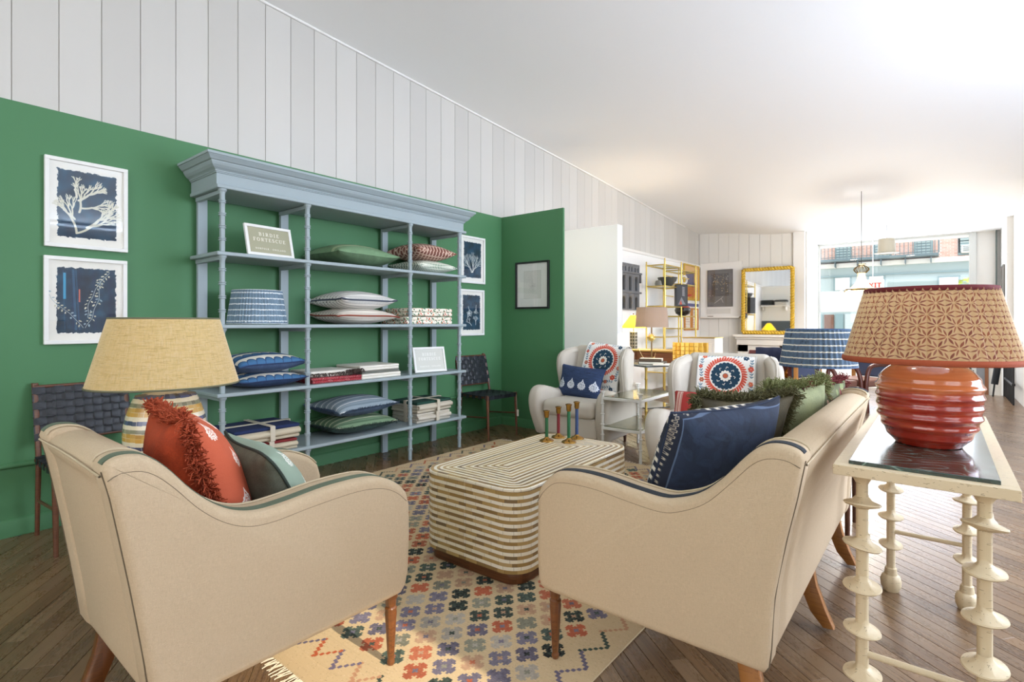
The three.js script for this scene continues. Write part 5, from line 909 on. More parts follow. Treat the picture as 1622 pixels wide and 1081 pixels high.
// ---------------------------------------------------------------- white faux bamboo side table between the wing chairs
{
  const t = thing('side_table', 'narrow white faux bamboo side table with two antiqued mirror shelves between the wing chairs', 'side table', [-2.168, 0, -4.56], 1 * DEG);
  const w = 0.36, d = 0.74, mW = M(0xdcdad2, 0.45), mir = M(0xffffff, 0.12, { metalness: 0.85, map: canvasTex(256, 256, (c, W, H) => { c.fillStyle = '#a3a487'; c.fillRect(0, 0, W, H); for (let i = 0; i < 400; i++) { c.fillStyle = pick(['#8f9072', '#b5b394', '#7f8673', '#a9a276']); c.globalAlpha = 0.3; c.beginPath(); c.arc(rnd() * W, rnd() * H, rr(3, 30), 0, 7); c.fill(); } c.globalAlpha = 1; }, [0.6, 0.6]) });
  const post = []; for (let i = 0; i < 6; i++) { const y = 0.03 + i * 0.092; post.push([0.011, y], [0.0115, y + 0.05], [0.011, y + 0.078], [0.0175, y + 0.082], [0.0175, y + 0.088], [0.011, y + 0.09]); }
  const pg = lathe([[0.0, 0], [0.013, 0], [0.013, 0.03], ...post, [0.011, 0.585], [0.026, 0.59], [0.026, 0.596], [0, 0.598]], 16);
  for (const [x, z] of [[-w / 2, d / 2], [w / 2, d / 2], [-w / 2, -d / 2], [w / 2, -d / 2]]) part('post', pg.clone().translate(x, 0, z), mW, t);
  for (const y of [0.53, 0.265]) { part('shelf_frame', merge([box(w, 0.024, 0.02, 0, y, d / 2), box(w, 0.024, 0.02, 0, y, -d / 2), box(0.02, 0.024, d, -w / 2, y, 0), box(0.02, 0.024, d, w / 2, y, 0)]), mW, t); part('mirror_panel', box(w - 0.016, 0.007, d - 0.016, 0, y + 0.014, 0, 0.002), mir, t, 'antiqued greenish mirror glass'); }
}
// ---------------------------------------------------------------- blue checked lamp beyond the sofa
{
  const st = thing('side_table', 'small dark wooden side table under the blue checked lamp beyond the sofa', 'table', [-0.57, 0, -3.62]);
  const mW = M(0x4f2d1c, 0.4);
  part('table_top', box(0.42, 0.03, 0.4, 0, 0.585, 0, 0.006, 2), mW, st); for (const [x, z] of [[-0.17, 0.16], [0.17, 0.16], [-0.17, -0.16], [0.17, -0.16]]) part('leg', cyl(0.012, 0.018, 0.57, x, 0, z), mW, st);
  const t = thing('table_lamp', 'table lamp with a pleated blue and white checked shade behind the fringed sofa cushions', 'table lamp', [-0.57, 0.6, -3.62]);
  part('base', lathe([[0, 0], [0.07, 0], [0.075, 0.01], [0.03, 0.04], [0.05, 0.1], [0.062, 0.16], [0.05, 0.22], [0.02, 0.25], [0.015, 0.3], [0.012, 0.4], [0, 0.4]], 28), MP(0x5a3a2a, 0.25, { clearcoat: 0.5 }), t);
  const tx = canvasTex(1024, 256, (c, w, h) => { c.fillStyle = '#566b80'; c.fillRect(0, 0, w, h); for (let i = 0; i < 1400; i++) { c.fillStyle = hsl('#566b80', rr(-0.12, 0.1)); c.globalAlpha = 0.45; c.fillRect(rnd() * w, rnd() * h, rr(2, 8), rr(8, 40)); } c.globalAlpha = 1; for (let j = 0; j < 6; j++) { c.fillStyle = '#e9e2cf'; for (let x = 0; x < w; x += 8) c.fillRect(x, h * (j + 0.42) / 6 + rr(-1, 1), 8.5, 8); } });
  const sh = part('shade', pleated(0.208, 0.171, 0.222, 44, 0.009).translate(0, 0.342, 0), MP(0xffffff, 0.95, { map: tx, transmission: 0.25, thickness: 0, side: THREE.DoubleSide }), t, 'pleated blue checked fabric shade');
  part('shade_ring', merge([ringTube(0.204, 0.344, 0.003, 0.002), ringTube(0.167, 0.562, 0.003, 0.002), bar([0, 0.4, 0], [0.165, 0.56, 0], 0.0015, 5), bar([0, 0.4, 0], [-0.1, 0.56, 0.13], 0.0015, 5)]), M(0x3b5a83, 0.8), sh);
}
// ---------------------------------------------------------------- the far end of the shop
const mGold = M(0xdcc06a, 0.3, { metalness: 0.9 }), mGoldPaint = M(0xd6b03c, 0.42, { metalness: 0.3 });
{ // dark grey arcade relief on the left wall
  const t = thing('arcade_relief', 'dark grey wooden wall relief shaped like a two storey arcade', 'wall relief', [-4.04, 1.42, -7.72], PI / 2); // local x runs along -z
  const g = M(0x6a6c6f, 0.7, { bumpMap: plasterBump, bumpScale: 0.0006 }), dk = M(0x4a4c4f, 0.8);
  const arch = (x, y, w, h) => { const p = [[x - w / 2, y], [x + w / 2, y], [x + w / 2, y + h - w / 2]]; for (let i = 1; i < 12; i++) p.push([x + w / 2 * Math.cos(i / 12 * PI), y + h - w / 2 + w / 2 * Math.sin(i / 12 * PI)]); p.push([x - w / 2, y + h - w / 2]); return p; };
  part('backing', plain(0.62, 0.7, 0.015, 0.36, 0.37, 0.0), dk, t);
  for (let i = 0; i < 3; i++) {
    const x = i * 0.23;
    part('lower_panel', uvm(ext([[x, 0], [x + 0.228, 0], [x + 0.228, 0.28], [x, 0.28]], 0.05, 0.002, 1, [arch(x + 0.115, 0.02, 0.12, 0.2)]).translate(0, 0, 0.025)), g, t);
    part('upper_panel', uvm(ext([[x, 0.3], [x + 0.228, 0.3], [x + 0.228, 0.6], [x, 0.6]], 0.05, 0.002, 1, [arch(x + 0.115, 0.32, 0.11, 0.24)]).translate(0, 0, 0.025)), g, t);
    part('top_panel', uvm(ext([[x, 0.6], [x + 0.228, 0.6], [x + 0.228, 0.765], [x, 0.765]], 0.055, 0.002, 1, [arch(x + 0.06, 0.635, 0.04, 0.075), arch(x + 0.165, 0.635, 0.04, 0.075)]).translate(0, 0, 0.025)), g, t);
  }
  part('ledge', uvm(merge([box(0.74, 0.03, 0.085, 0.36, 0.29, 0.03), box(0.76, 0.03, 0.09, 0.36, 0.615, 0.03), box(0.03, 0.14, 0.07, 0.72, 0.53, 0.03)])), g, t);
}
{ // brass open shelf
  const t = thing('brass_shelf', 'tall slim brass open shelf with glass shelves against the far left wall', 'shelf', [0, 0, 0]);
  const A = [-3.6, -8.55], B = [-3.93, -8.55], C = [-3.6, -10], D = [-3.93, -10], E = [-3.6, -9.28], F = [-3.93, -9.28];
  for (const [[x, z], h] of [[A, 2.24], [B, 2.2], [C, 2.24], [D, 2.2], [E, 2.24], [F, 2.2]]) { const p = part('post', cyl(0.013, 0.013, h, x, 0, z, 10), mGold, t); part('finial', lathe([[0, h], [0.015, h], [0.008, h + 0.02], [0.013, h + 0.04], [0, h + 0.06]], 10).translate(x, 0, z), mGold, p); }
  const hb = (P, Q, y) => part('rail', bar([P[0], y, P[1]], [Q[0], y, Q[1]], 0.01, 8), mGold, t);
  const glass = MP(0xeef3f0, 0.05, { transmission: 0.7, thickness: 0 });
  const bay = (P, Q, P2, Q2, ys, half) => { for (const y of ys) { hb(P, Q, y); hb(P2, Q2, y); hb(P, P2, y); hb(Q, Q2, y); part('glass_shelf', box(0.31, 0.008, 0.71, -3.765, y + 0.008, (P[1] + Q[1]) / 2, 0.002), glass, t); } for (const y of half) hb(P, [lerp(P[0], Q[0], 0.5), lerp(P[1], Q[1], 0.5)], y); };
  bay(A, E, B, F, [2.186, 1.826, 1.486, 0.96, 0.75, 0.36], [2.0, 1.66]);
  bay(E, C, F, D, [2.15, 1.9, 1.32, 1.1, 0.72, 0.3], [2.01, 1.67]);
  const item = (n, l, c, g, m, pos, ry) => single(n, l, c, g, m, pos, ry ?? 0);
  item('bowl', 'dark grey bowl on the upper brass shelf', 'bowl', lathe([[0, 0], [0.06, 0], [0.08, 0.02], [0.15, 0.1], [0.17, 0.16], [0.16, 0.16], [0.14, 0.1], [0.07, 0.03], [0, 0.025]], 28), M(0x4c4d4a, 0.6), [-3.72, 1.838, -8.95]);
  item('small_vase', 'small grey object left of the dark bowl on the brass shelf', 'vase', lathe([[0, 0], [0.05, 0], [0.06, 0.04], [0.045, 0.09], [0.02, 0.1], [0, 0.1]], 18), M(0x85837c, 0.6), [-3.78, 1.838, -8.7]);
  const scu = thing('sculpture', 'small white ring sculpture beside the dark bowl on the brass shelf', 'sculpture', [-3.68, 1.912, -9.62], 1.2);
  part('ring', tr(new THREE.TorusGeometry(0.07, 0.018, 10, 28), 0, 0.088, 0), M(0xe7e4dc, 0.5), scu); part('foot', lathe([[0, 0], [0.05, 0], [0.03, 0.02], [0, 0.022]], 16), M(0xe7e4dc, 0.5), scu);
  const bk = thing('book', 'tall black book standing on the brass shelf with a grey and red cover', 'book', [-3.56, 1.496, -9.16], 0.55);
  part('cover', box(0.2, 0.38, 0.16, 0, 0.19, 0, 0.004), M(0x2c2b2c, 0.5), bk);
  part('cover_print', tr(new THREE.PlaneGeometry(0.15, 0.34), 0.0, 0.19, 0.0815), M(0xffffff, 0.5, { map: canvasTex(128, 256, (c, w, h) => { c.fillStyle = '#3b3c40'; c.fillRect(0, 0, w, h); c.fillStyle = '#80858b'; c.beginPath(); c.moveTo(10, 250); c.lineTo(60, 150); c.lineTo(118, 250); c.fill(); c.fillStyle = '#c8543c'; c.beginPath(); c.moveTo(30, 250); c.lineTo(50, 190); c.lineTo(70, 250); c.fill(); c.strokeStyle = '#d8d8d8'; c.lineWidth = 5; for (let i = 0; i < 7; i++) { c.beginPath(); c.moveTo(70, 20 + i * 18); c.lineTo(105, 28 + i * 18); c.stroke(); } }) }), bk, 'printed cover');
  item('dish', 'small red dish on the brass shelf', 'dish', lathe([[0, 0], [0.04, 0], [0.11, 0.03], [0.12, 0.05], [0.1, 0.04], [0, 0.02]], 24), M(0xc2472e, 0.4), [-3.7, 1.68, -9.75]);
  const va = thing('vase', 'rounded black vase with a red shoulder on the brass shelf', 'vase', [-3.66, 1.33, -9.5]);
  part('body', lathe([[0, 0], [0.05, 0], [0.12, 0.04], [0.145, 0.1], [0.13, 0.15], [0.1, 0.175], [0, 0.18]], 28), MP(0x1d1a1a, 0.25, { clearcoat: 0.8 }), va); part('shoulder', lathe([[0.131, 0.15], [0.102, 0.178], [0.05, 0.195], [0.045, 0.2], [0, 0.2]], 28), M(0xb84a3a, 0.35), va, 'red glazed shoulder');
}
{ // pictures on the left wall behind the brass shelf
  const abs = canvasTex(256, 256, (c, w, h) => { c.fillStyle = '#e0a52c'; c.fillRect(0, 0, w, h); c.fillStyle = '#6c6683'; c.fillRect(26, 40, 150, 120); c.fillStyle = '#57527a'; c.fillRect(26, 128, 160, 34); c.fillStyle = '#d9852a'; c.fillRect(20, 160, 216, 80); c.fillStyle = '#e9b93e'; c.fillRect(190, 20, 46, 140); for (let i = 0; i < 120; i++) { c.globalAlpha = 0.15; c.fillStyle = pick(['#fff', '#50304a', '#e8c060']); c.fillRect(rnd() * w, rnd() * h, rr(8, 60), rr(2, 6)); } c.globalAlpha = 1; });
  picture('yellow and orange abstract painting with a purple block on the far left wall', [-4.04, 2.04, -10.95], PI / 2, 0.86, 0.74, abs, undefined, mGoldPaint, 0.03);
  const fig = (s) => canvasTex(128, 180, (c, w, h) => { c.fillStyle = '#ede6d8'; c.fillRect(0, 0, w, h); for (let i = 0; i < 26; i++) { c.fillStyle = pick(['#b4674a', '#8b5a46', '#c99a6d', '#6d5a50']); c.fillRect(20 + (i % 4) * 24 + rr(-3, 3), 20 + Math.floor(i / 4) * 22 + s, rr(6, 14), rr(6, 14)); } });
  const of = M(0xc9863e, 0.5);
  picture('small orange framed print of figures, left of a pair on the far left wall', [-4.04, 1.28, -10.73], PI / 2, 0.36, 0.46, fig(0), undefined, of, 0.03);
  picture('small orange framed print of figures, right of a pair on the far left wall', [-4.04, 1.28, -11.14], PI / 2, 0.36, 0.46, fig(5), undefined, of, 0.03);
  single('blue_panel', 'narrow blue panel above the pair of small prints on the far left wall', 'panel', box(0.7, 0.06, 0.02, 0, 0, 0.01), M(0x5b5f8d, 0.6), [-4.04, 1.575, -11.0], PI / 2);
}
{ // wooden console with the yellow lamp
  const mW = M(0xffffff, 0.45, { map: resized(woodTex('#8a5a3c', '#452716'), 0.9, 0.3) });
  const t = thing('console_desk', 'brown wooden console desk with a gilded edge under the yellow lamp', 'desk', [-3.42, 0, -7.32]);
  part('desk_top', box(1.15, 0.025, 0.46, 0, 0.8, 0, 0.004), M(0xc9a35c, 0.35, { metalness: 0.4 }), t, 'gilded top edge'); part('carcass', uvm(box(1.11, 0.15, 0.43, 0, 0.712, 0, 0.004)), mW, t);
  for (const x of [-0.28, 0.28]) { const d = part('drawer', uvm(box(0.53, 0.12, 0.02, x, 0.712, 0.22, 0.004)), mW, t); part('knob', tr(new THREE.SphereGeometry(0.013, 12, 8), x, 0.712, 0.238), mGold, d); }
  for (const [x, z] of [[-0.52, 0.18], [0.52, 0.18], [-0.52, -0.18], [0.52, -0.18]]) part('leg', lathe([[0, 0], [0.014, 0], [0.026, 0.6], [0.03, 0.64], [0, 0.64]], 14).translate(x, 0, z), M(0x4a2417, 0.4), t);
  const l = thing('table_lamp', 'small lamp with bright yellow cone shade and carved grey base on the wooden console', 'table lamp', [-3.56, 0.813, -7.3]);
  const carved = M(0xa9a99a, 0.6), dk = M(0x55574c, 0.7), base = part('base', box(0.085, 0.26, 0.085, 0, 0.13, 0, 0.004), carved, l);
  for (let j = 0; j < 5; j++) for (let i = 0; i < 2; i++) part('carving', merge([box(0.026, 0.034, 0.01, -0.019 + i * 0.038, 0.03 + j * 0.05, 0.042, 0.002), box(0.01, 0.034, 0.026, 0.042, 0.03 + j * 0.05, -0.019 + i * 0.038, 0.002)]), dk, base);
  part('neck', cyl(0.006, 0.006, 0.07, 0, 0.26, 0, 8), mGold, l);
  part('shade', gridGeo(48, 4, (u, v) => { const a = u * 2 * PI, r = lerp(0.185, 0.05, v); return [r * Math.sin(a), 0.315 + v * 0.185, r * Math.cos(a)]; }), MP(0xf0d21e, 0.9, { transmission: 0.45, thickness: 0, side: THREE.DoubleSide }), l, 'bright yellow paper shade');
  part('finial', tr(new THREE.SphereGeometry(0.012, 10, 8), 0, 0.52, 0), M(0x3d2a1c, 0.4), l);
  part('bulb', tr(new THREE.SphereGeometry(0.03, 14, 10), 0, 0.37, 0), M(0xffffff, 0.5, { emissive: 0xffe2b0, emissiveIntensity: 6 }), l);
  const p = new THREE.PointLight(0xffe6c0, 4); p.position.set(-3.56, 0.813 + 0.37, -7.3); p.shadow.radius = 1.5; p.castShadow = true; scene.add(p);
  single('cord', 'pale lamp cord hanging over the front of the wooden console', 'cord', tube([[0, 0.01, 0.1], [0.06, -0.01, 0.26], [0.14, -0.12, 0.27], [0.26, -0.15, 0.26], [0.3, -0.03, 0.26]], 0.004, 24, 5), M(0xe4cf9a, 0.6), [-3.4, 0.815, -7.3]);
}
{ // glass desk with bamboo shaped brass legs
  const t = thing('glass_table', 'glass topped table with slim brass and dark legs on castors behind the wing chairs', 'table', [-2.98, 0, -6.24], -28 * DEG);
  part('glass_top', box(1.0, 0.014, 0.52, 0, 0.7, 0, 0.003), MP(0xdfe8e4, 0.04, { transmission: 0.75, thickness: 0 }), t); part('top_rim', merge([box(1.0, 0.02, 0.018, 0, 0.69, 0.26), box(1.0, 0.02, 0.018, 0, 0.69, -0.26), box(0.018, 0.02, 0.52, -0.5, 0.69, 0), box(0.018, 0.02, 0.52, 0.5, 0.69, 0)]), M(0x6b6f70, 0.35, { metalness: 0.6 }), t);
  part('lower_shelf', box(0.98, 0.014, 0.5, 0, 0.2, 0, 0.003), MP(0x3e4342, 0.08, { clearcoat: 1 }), t, 'dark glass lower shelf');
  const ring = []; for (let i = 0; i < 5; i++) { const y = 0.06 + i * 0.125; ring.push([0.014, y], [0.015, y + 0.1], [0.019, y + 0.108], [0.019, y + 0.116], [0.014, y + 0.12]); }
  [[-0.49, 0.25, mGold], [0.49, 0.25, mGold], [-0.49, -0.25, M(0x777b7d, 0.35, { metalness: 0.6 })], [0.49, -0.25, M(0x4a2417, 0.4)]].forEach(([x, z, m]) => { const l = part('leg', lathe([[0, 0.05], [0.014, 0.05], ...ring, [0.014, 0.69], [0, 0.69]], 12).translate(x, 0, z), m, t); part('castor', tr(new THREE.CylinderGeometry(0.028, 0.028, 0.02, 16).rotateZ(PI / 2), x, 0.028, z), M(0x2b2724, 0.4), l); });
  const l = thing('table_lamp', 'tall lamp with taupe drum shade and gilt sunburst stem on the glass table', 'table lamp', [-2.79, 0.708, -6.22]);
  part('base', lathe([[0, 0], [0.07, 0], [0.07, 0.012], [0.03, 0.025], [0.012, 0.05], [0.01, 0.06]], 20), mGold, l); part('stem', cyl(0.009, 0.009, 0.45, 0, 0.05, 0, 10), M(0x7a5f35, 0.4, { metalness: 0.6 }), l);
  const sun = [new THREE.SphereGeometry(0.03, 14, 10).scale(1, 1, 0.6)]; for (let i = 0; i < 16; i++) { const g = new THREE.ConeGeometry(0.009, i % 2 ? 0.045 : 0.03, 6); g.translate(0, 0.045, 0); g.rotateZ(i / 16 * 2 * PI); sun.push(g); }
  part('sunburst', merge(sun).rotateY(0.6).translate(0, 0.31, 0.012), mGold, l, 'gilt sunburst ornament');
  part('shade', gridGeo(48, 4, (u, v) => { const a = u * 2 * PI, r = lerp(0.205, 0.185, v); return [r * Math.sin(a), 0.44 + v * 0.245, r * Math.cos(a)]; }), MP(0xa59384, 0.95, { map: greyLinen, transmission: 0.1, thickness: 0, side: THREE.DoubleSide }), l, 'taupe linen drum shade');
  part('bulb', tr(new THREE.SphereGeometry(0.03, 14, 10), 0, 0.54, 0), M(0xffffff, 0.5, { emissive: 0xffe2b0, emissiveIntensity: 6 }), l);
  const p = new THREE.PointLight(0xffdcae, 0.8); p.position.set(-2.79, 0.708 + 0.54, -6.22); p.shadow.radius = 1.5; p.castShadow = true; scene.add(p);
  const bkA = thing('book', 'white covered book on top of a dark one on the glass table', 'book', [-2.72, 0.739, -6.05], 0.3); part('cover', box(0.26, 0.034, 0.2, 0, 0.017, 0, 0.003), M(0xe6e2d8, 0.5), bkA); part('spine', box(0.265, 0.036, 0.012, 0, 0.017, 0.098, 0.003), M(0x5b4a3a, 0.5), bkA);
  const bkB = thing('book', 'dark covered book under a white one on the glass table', 'book', [-2.7, 0.708, -6.05], 0.22); part('cover', box(0.3, 0.03, 0.22, 0, 0.015, 0, 0.003), M(0x3a3735, 0.5), bkB); part('pages', box(0.29, 0.022, 0.222, 0.004, 0.015, 0.002, 0.002), M(0xe8e2d2, 0.8), bkB);
  single('papers', 'flat white papers lying on the right of the glass table', 'papers', merge([box(0.21, 0.004, 0.29, 0, 0.002, 0, 0.001), box(0.21, 0.004, 0.29, 0.06, 0.006, 0.03, 0.001).rotateY(0.2)]), M(0xf0eee8, 0.7), [-2.55, 0.708, -5.98], 0.4);
}
{ // yellow woven leather chair
  const t = thing('woven_yellow_chair', 'yellow woven leather chair with a low curved back behind the right wing chair', 'chair', [-2.52, 0, -6.86], 0.2);
  const ys = [0xeac052, 0xf0cb66, 0xdfb040].map((c) => M(c, 0.5)), tile = box(0.049, 0.049, 0.014, 0, 0, 0, 0.006, 2);
  for (let j = 0; j < 9; j++) for (let i = 0; i < 8; i++) { const x = -0.19 + i * 0.054, q = x / 0.2, m = part('woven_strip', tile, ys[(i * 2 + j * 3) % 3], t); m.position.set(x, 0.5 + j * 0.053, 0.2 - 0.05 * q * q + ((i + j) % 2) * 0.006); m.rotation.y = -0.5 * q; }
  part('back_shell', uvm(gridGeo(12, 4, (u, v) => { const x = (u - 0.5) * 0.44, q = x / 0.2; return [x, 0.47 + v * 0.48, 0.19 - 0.05 * q * q]; })), ys[2], t); part('seat', box(0.44, 0.06, 0.42, 0, 0.44, -0.02, 0.02, 3), ys[0], t);
  for (const [x, z] of [[-0.19, 0.16], [0.19, 0.16], [-0.19, -0.2], [0.19, -0.2]]) part('leg', cyl(0.012, 0.018, 0.42, x, 0, z, 10), M(0x7a4a22, 0.4), t);
  const c = thing('white_cabinet', 'white side cabinet with a brass edged top behind the yellow woven chair', 'cabinet', [-2.98, 0, -8.6], 0); part('carcass', box(0.5, 0.96, 0.4, 0, 0.48, 0, 0.004), M(0xe3ded4, 0.5), c); part('top', box(0.52, 0.012, 0.42, 0, 0.966, 0, 0.003), mGold, c); part('door', box(0.44, 0.8, 0.02, 0, 0.48, 0.205, 0.004), M(0xe3ded4, 0.5), c);
}
{ // board with a dark print and a ledge, on the far wall
  const t = thing('display_board', 'white display board with a narrow ledge on the far boarded wall', 'display board', [-3.6, 1.88, -11.505]);
  part('board', box(0.86, 1.16, 0.03, 0, 0.02, 0.015, 0.004), M(0xefece6, 0.5), t); part('ledge', box(0.8, 0.03, 0.12, 0, -0.56, 0.08, 0.004), M(0xeeeae2, 0.5), t); part('label_rail', box(0.5, 0.1, 0.012, -0.04, -0.43, 0.036, 0.002), M(0xd8d5cd, 0.5), t);
  picture('dark grey print with scattered gold marks on the white display board', [-3.61, 1.935, -11.47], 0, 0.52, 0.78, canvasTex(256, 384, (c, w, h) => {
    c.fillStyle = '#6b6765'; c.fillRect(0, 0, w, h); c.fillStyle = '#4d4948'; c.fillRect(36, 36, 184, 240);
    for (let i = 0; i < 110; i++) { c.fillStyle = pick(['#e3cf9a', '#d9d2c0', '#c9a25e', '#8d8a86', '#b58a52']); c.globalAlpha = rr(0.4, 1); c.fillRect(40 + rnd() * 170, 40 + rnd() * 230 * (rnd() < 0.6 ? 0.5 : 1), rr(2, 10), rr(2, 12)); } c.globalAlpha = 1; c.strokeStyle = '#cfcac2'; c.lineWidth = 4; c.beginPath(); c.moveTo(70, 350); c.lineTo(140, 300); c.lineTo(160, 345); c.moveTo(140, 300); c.lineTo(160, 278); c.stroke();
  }), undefined, M(0x6b6765, 0.5), 0.01);
  single('pen', 'small dark pen lying on the ledge of the display board', 'pen', bar([0, 0, 0], [0.12, 0, 0], 0.006, 8), M(0x6a5740, 0.4), [-3.86, 1.343, -11.42]);
}
{ // mantel and mirror
  const mM = M(0xece7dd, 0.5), t = thing('fireplace', 'white painted fireplace mantel under the gilt mirror', 'fireplace', [-2.72, 0, -11.4]);
  part('mantel_shelf', uvm(merge([box(1.1, 0.05, 0.3, 0, 0.945, 0.08, 0.006), box(1.04, 0.05, 0.24, 0, 0.9, 0.06, 0.012), box(1.0, 0.12, 0.2, 0, 0.82, 0.04, 0.006)])), mM, t); part('breast', uvm(merge([box(0.2, 0.78, 0.16, -0.39, 0.39, 0.02, 0.004), box(0.2, 0.78, 0.16, 0.39, 0.39, 0.02, 0.004), box(0.98, 0.16, 0.16, 0, 0.7, 0.02, 0.004)])), mM, t); part('firebox', box(0.6, 0.62, 0.05, 0, 0.31, -0.04, 0.004), M(0x2a2725, 0.9), t);
  const m = thing('mirror', 'tall mirror in a twisted gilt rope frame standing on the white mantel', 'mirror', [-2.66, 0.972, -11.32]); m.rotation.x = -0.015;
  const W = 0.9, H = 1.3, rope = (a, b) => { const A = V(...a), B = V(...b), L = A.distanceTo(B), d = B.clone().sub(A).normalize(), n = V(0, 0, 1), q = d.clone().cross(n), g = []; for (const ph of [0, PI]) { const p = []; for (let i = 0; i <= L / 0.012; i++) { const s = i * 0.012, f = s / 0.11 * 2 * PI + ph; p.push(A.clone().addScaledVector(d, s).addScaledVector(n, 0.016 * Math.cos(f)).addScaledVector(q, 0.016 * Math.sin(f))); } g.push(tube(p, 0.026, p.length * 2, 7)); } return merge(g); };
  for (const [a, b] of [[[-W / 2, 0.04, 0], [W / 2, 0.04, 0]], [[-W / 2, H, 0], [W / 2, H, 0]], [[-W / 2, 0.04, 0], [-W / 2, H, 0]], [[W / 2, 0.04, 0], [W / 2, H, 0]]]) part('rope_moulding', rope(a, b), mGoldPaint, m);
  part('looking_glass', box(W - 0.03, H - 0.05, 0.012, 0, H / 2 + 0.02, -0.008, 0.001), M(0xf2f4f4, 0.03, { metalness: 1 }), m, 'silvered mirror glass');
}
{ // dark red leather armchair with a navy cloth
  const mR = M(0x6b2f2a, 0.4, { bumpMap: plasterBump, bumpScale: 0.0008 }), t = thing('leather_armchair', 'boxy dark red leather armchair in front of the white fireplace', 'armchair', [-1.98, 0, -8.6], 0.25);
  part('backrest', box(0.58, 0.72, 0.1, 0, 0.42, -0.26, 0.02, 3), mR, t); part('seat', box(0.48, 0.18, 0.5, 0, 0.3, 0.02, 0.03, 3), mR, t); for (const s of [-1, 1]) part('side_panel', box(0.07, 0.5, 0.58, s * 0.27, 0.35, 0, 0.02, 3), mR, t); for (const [x, z] of [[-0.25, 0.25], [0.25, 0.25], [-0.25, -0.25], [0.25, -0.25]]) part('leg', cyl(0.02, 0.02, 0.11, x, 0, z, 10), M(0x2c1b14, 0.4), t);
  const c = thing('navy_throw', 'navy cloth draped over the back of the dark red leather armchair', 'throw', [-1.99, 0, -8.58], 0.25), nv = M(0x1d2540, 0.85);
  part('cloth', uvm(gridGeo(14, 24, (u, v) => { const P = smoothPts([[-0.33, 0.45], [-0.335, 0.7], [-0.29, 0.815], [-0.24, 0.805], [-0.18, 0.7], [-0.16, 0.52], [-0.12, 0.42]], 24), [z, y] = P[Math.round(v * 24)], x = (u - 0.5) * 0.36; return [x, y + 0.01 * noise.noise(x * 9, y * 4, 2), z + 0.012 * noise.noise(x * 12, y * 3, 5)]; })), nv, c); part('lower_cloth', uvm(gridGeo(10, 10, (u, v) => { const x = -0.26 + u * 0.2, y = 0.73 - v * 0.4; return [x, y, -0.18 + 0.06 * v + 0.01 * noise.noise(x * 10, y * 5, 8)]; })), nv, c);
}
function bentArmchair(label, pos, ry) {
  const t = thing('wooden_armchair', label, 'armchair', pos, ry), w = M(0x5b2c20, 0.35), l = M(0xc58a4a, 0.4);
  for (const s of [-1, 1]) { part('arm_frame', tube([[s * 0.28, 0.0, 0.3], [s * 0.28, 0.35, 0.32], [s * 0.28, 0.58, 0.26], [s * 0.28, 0.63, 0.1], [s * 0.28, 0.63, -0.2], [s * 0.28, 0.6, -0.34]], 0.028, 30, 8), w, t, 'bent dark wood arm'); part('leg', box(0.035, 0.6, 0.05, s * 0.28, 0.3, -0.24, 0.006), l, t, 'pale wood back leg'); }
  part('seat', box(0.52, 0.1, 0.54, 0, 0.38, 0.02, 0.03, 3), M(0x7c5546, 0.6), t); part('backrest', box(0.5, 0.42, 0.07, 0, 0.64, -0.3, 0.03, 3), M(0x4d5a76, 0.7), t); part('rail', bar([-0.28, 0.3, 0.28], [0.28, 0.3, 0.28], 0.016), w, t);
}
bentArmchair('bent dark wood armchair seen below the left edge of the blue checked lamp shade', [-1.22, 0, -8.32], 1.2);
bentArmchair('bent dark wood armchair with brown seat before the shop window, right of the blue lamp', [-0.86, 0, -8.9], -0.5);
{ const t = thing('glass_vase', 'amber glass vase on the floor between the leather and the wooden armchair', 'vase', [-1.72, 0, -8.75]); part('body', lathe([[0, 0], [0.09, 0], [0.1, 0.02], [0.1, 0.42], [0.11, 0.46], [0.1, 0.46], [0.09, 0.42], [0.09, 0.03], [0, 0.02]], 24), MP(0xd98a25, 0.1, { transmission: 0.6, thickness: 0 }), t); part('neck', lathe([[0.1, 0.46], [0.06, 0.52], [0.05, 0.6], [0.045, 0.6], [0.05, 0.52]], 24), MP(0xd98a25, 0.1, { transmission: 0.6, thickness: 0 }), t); }
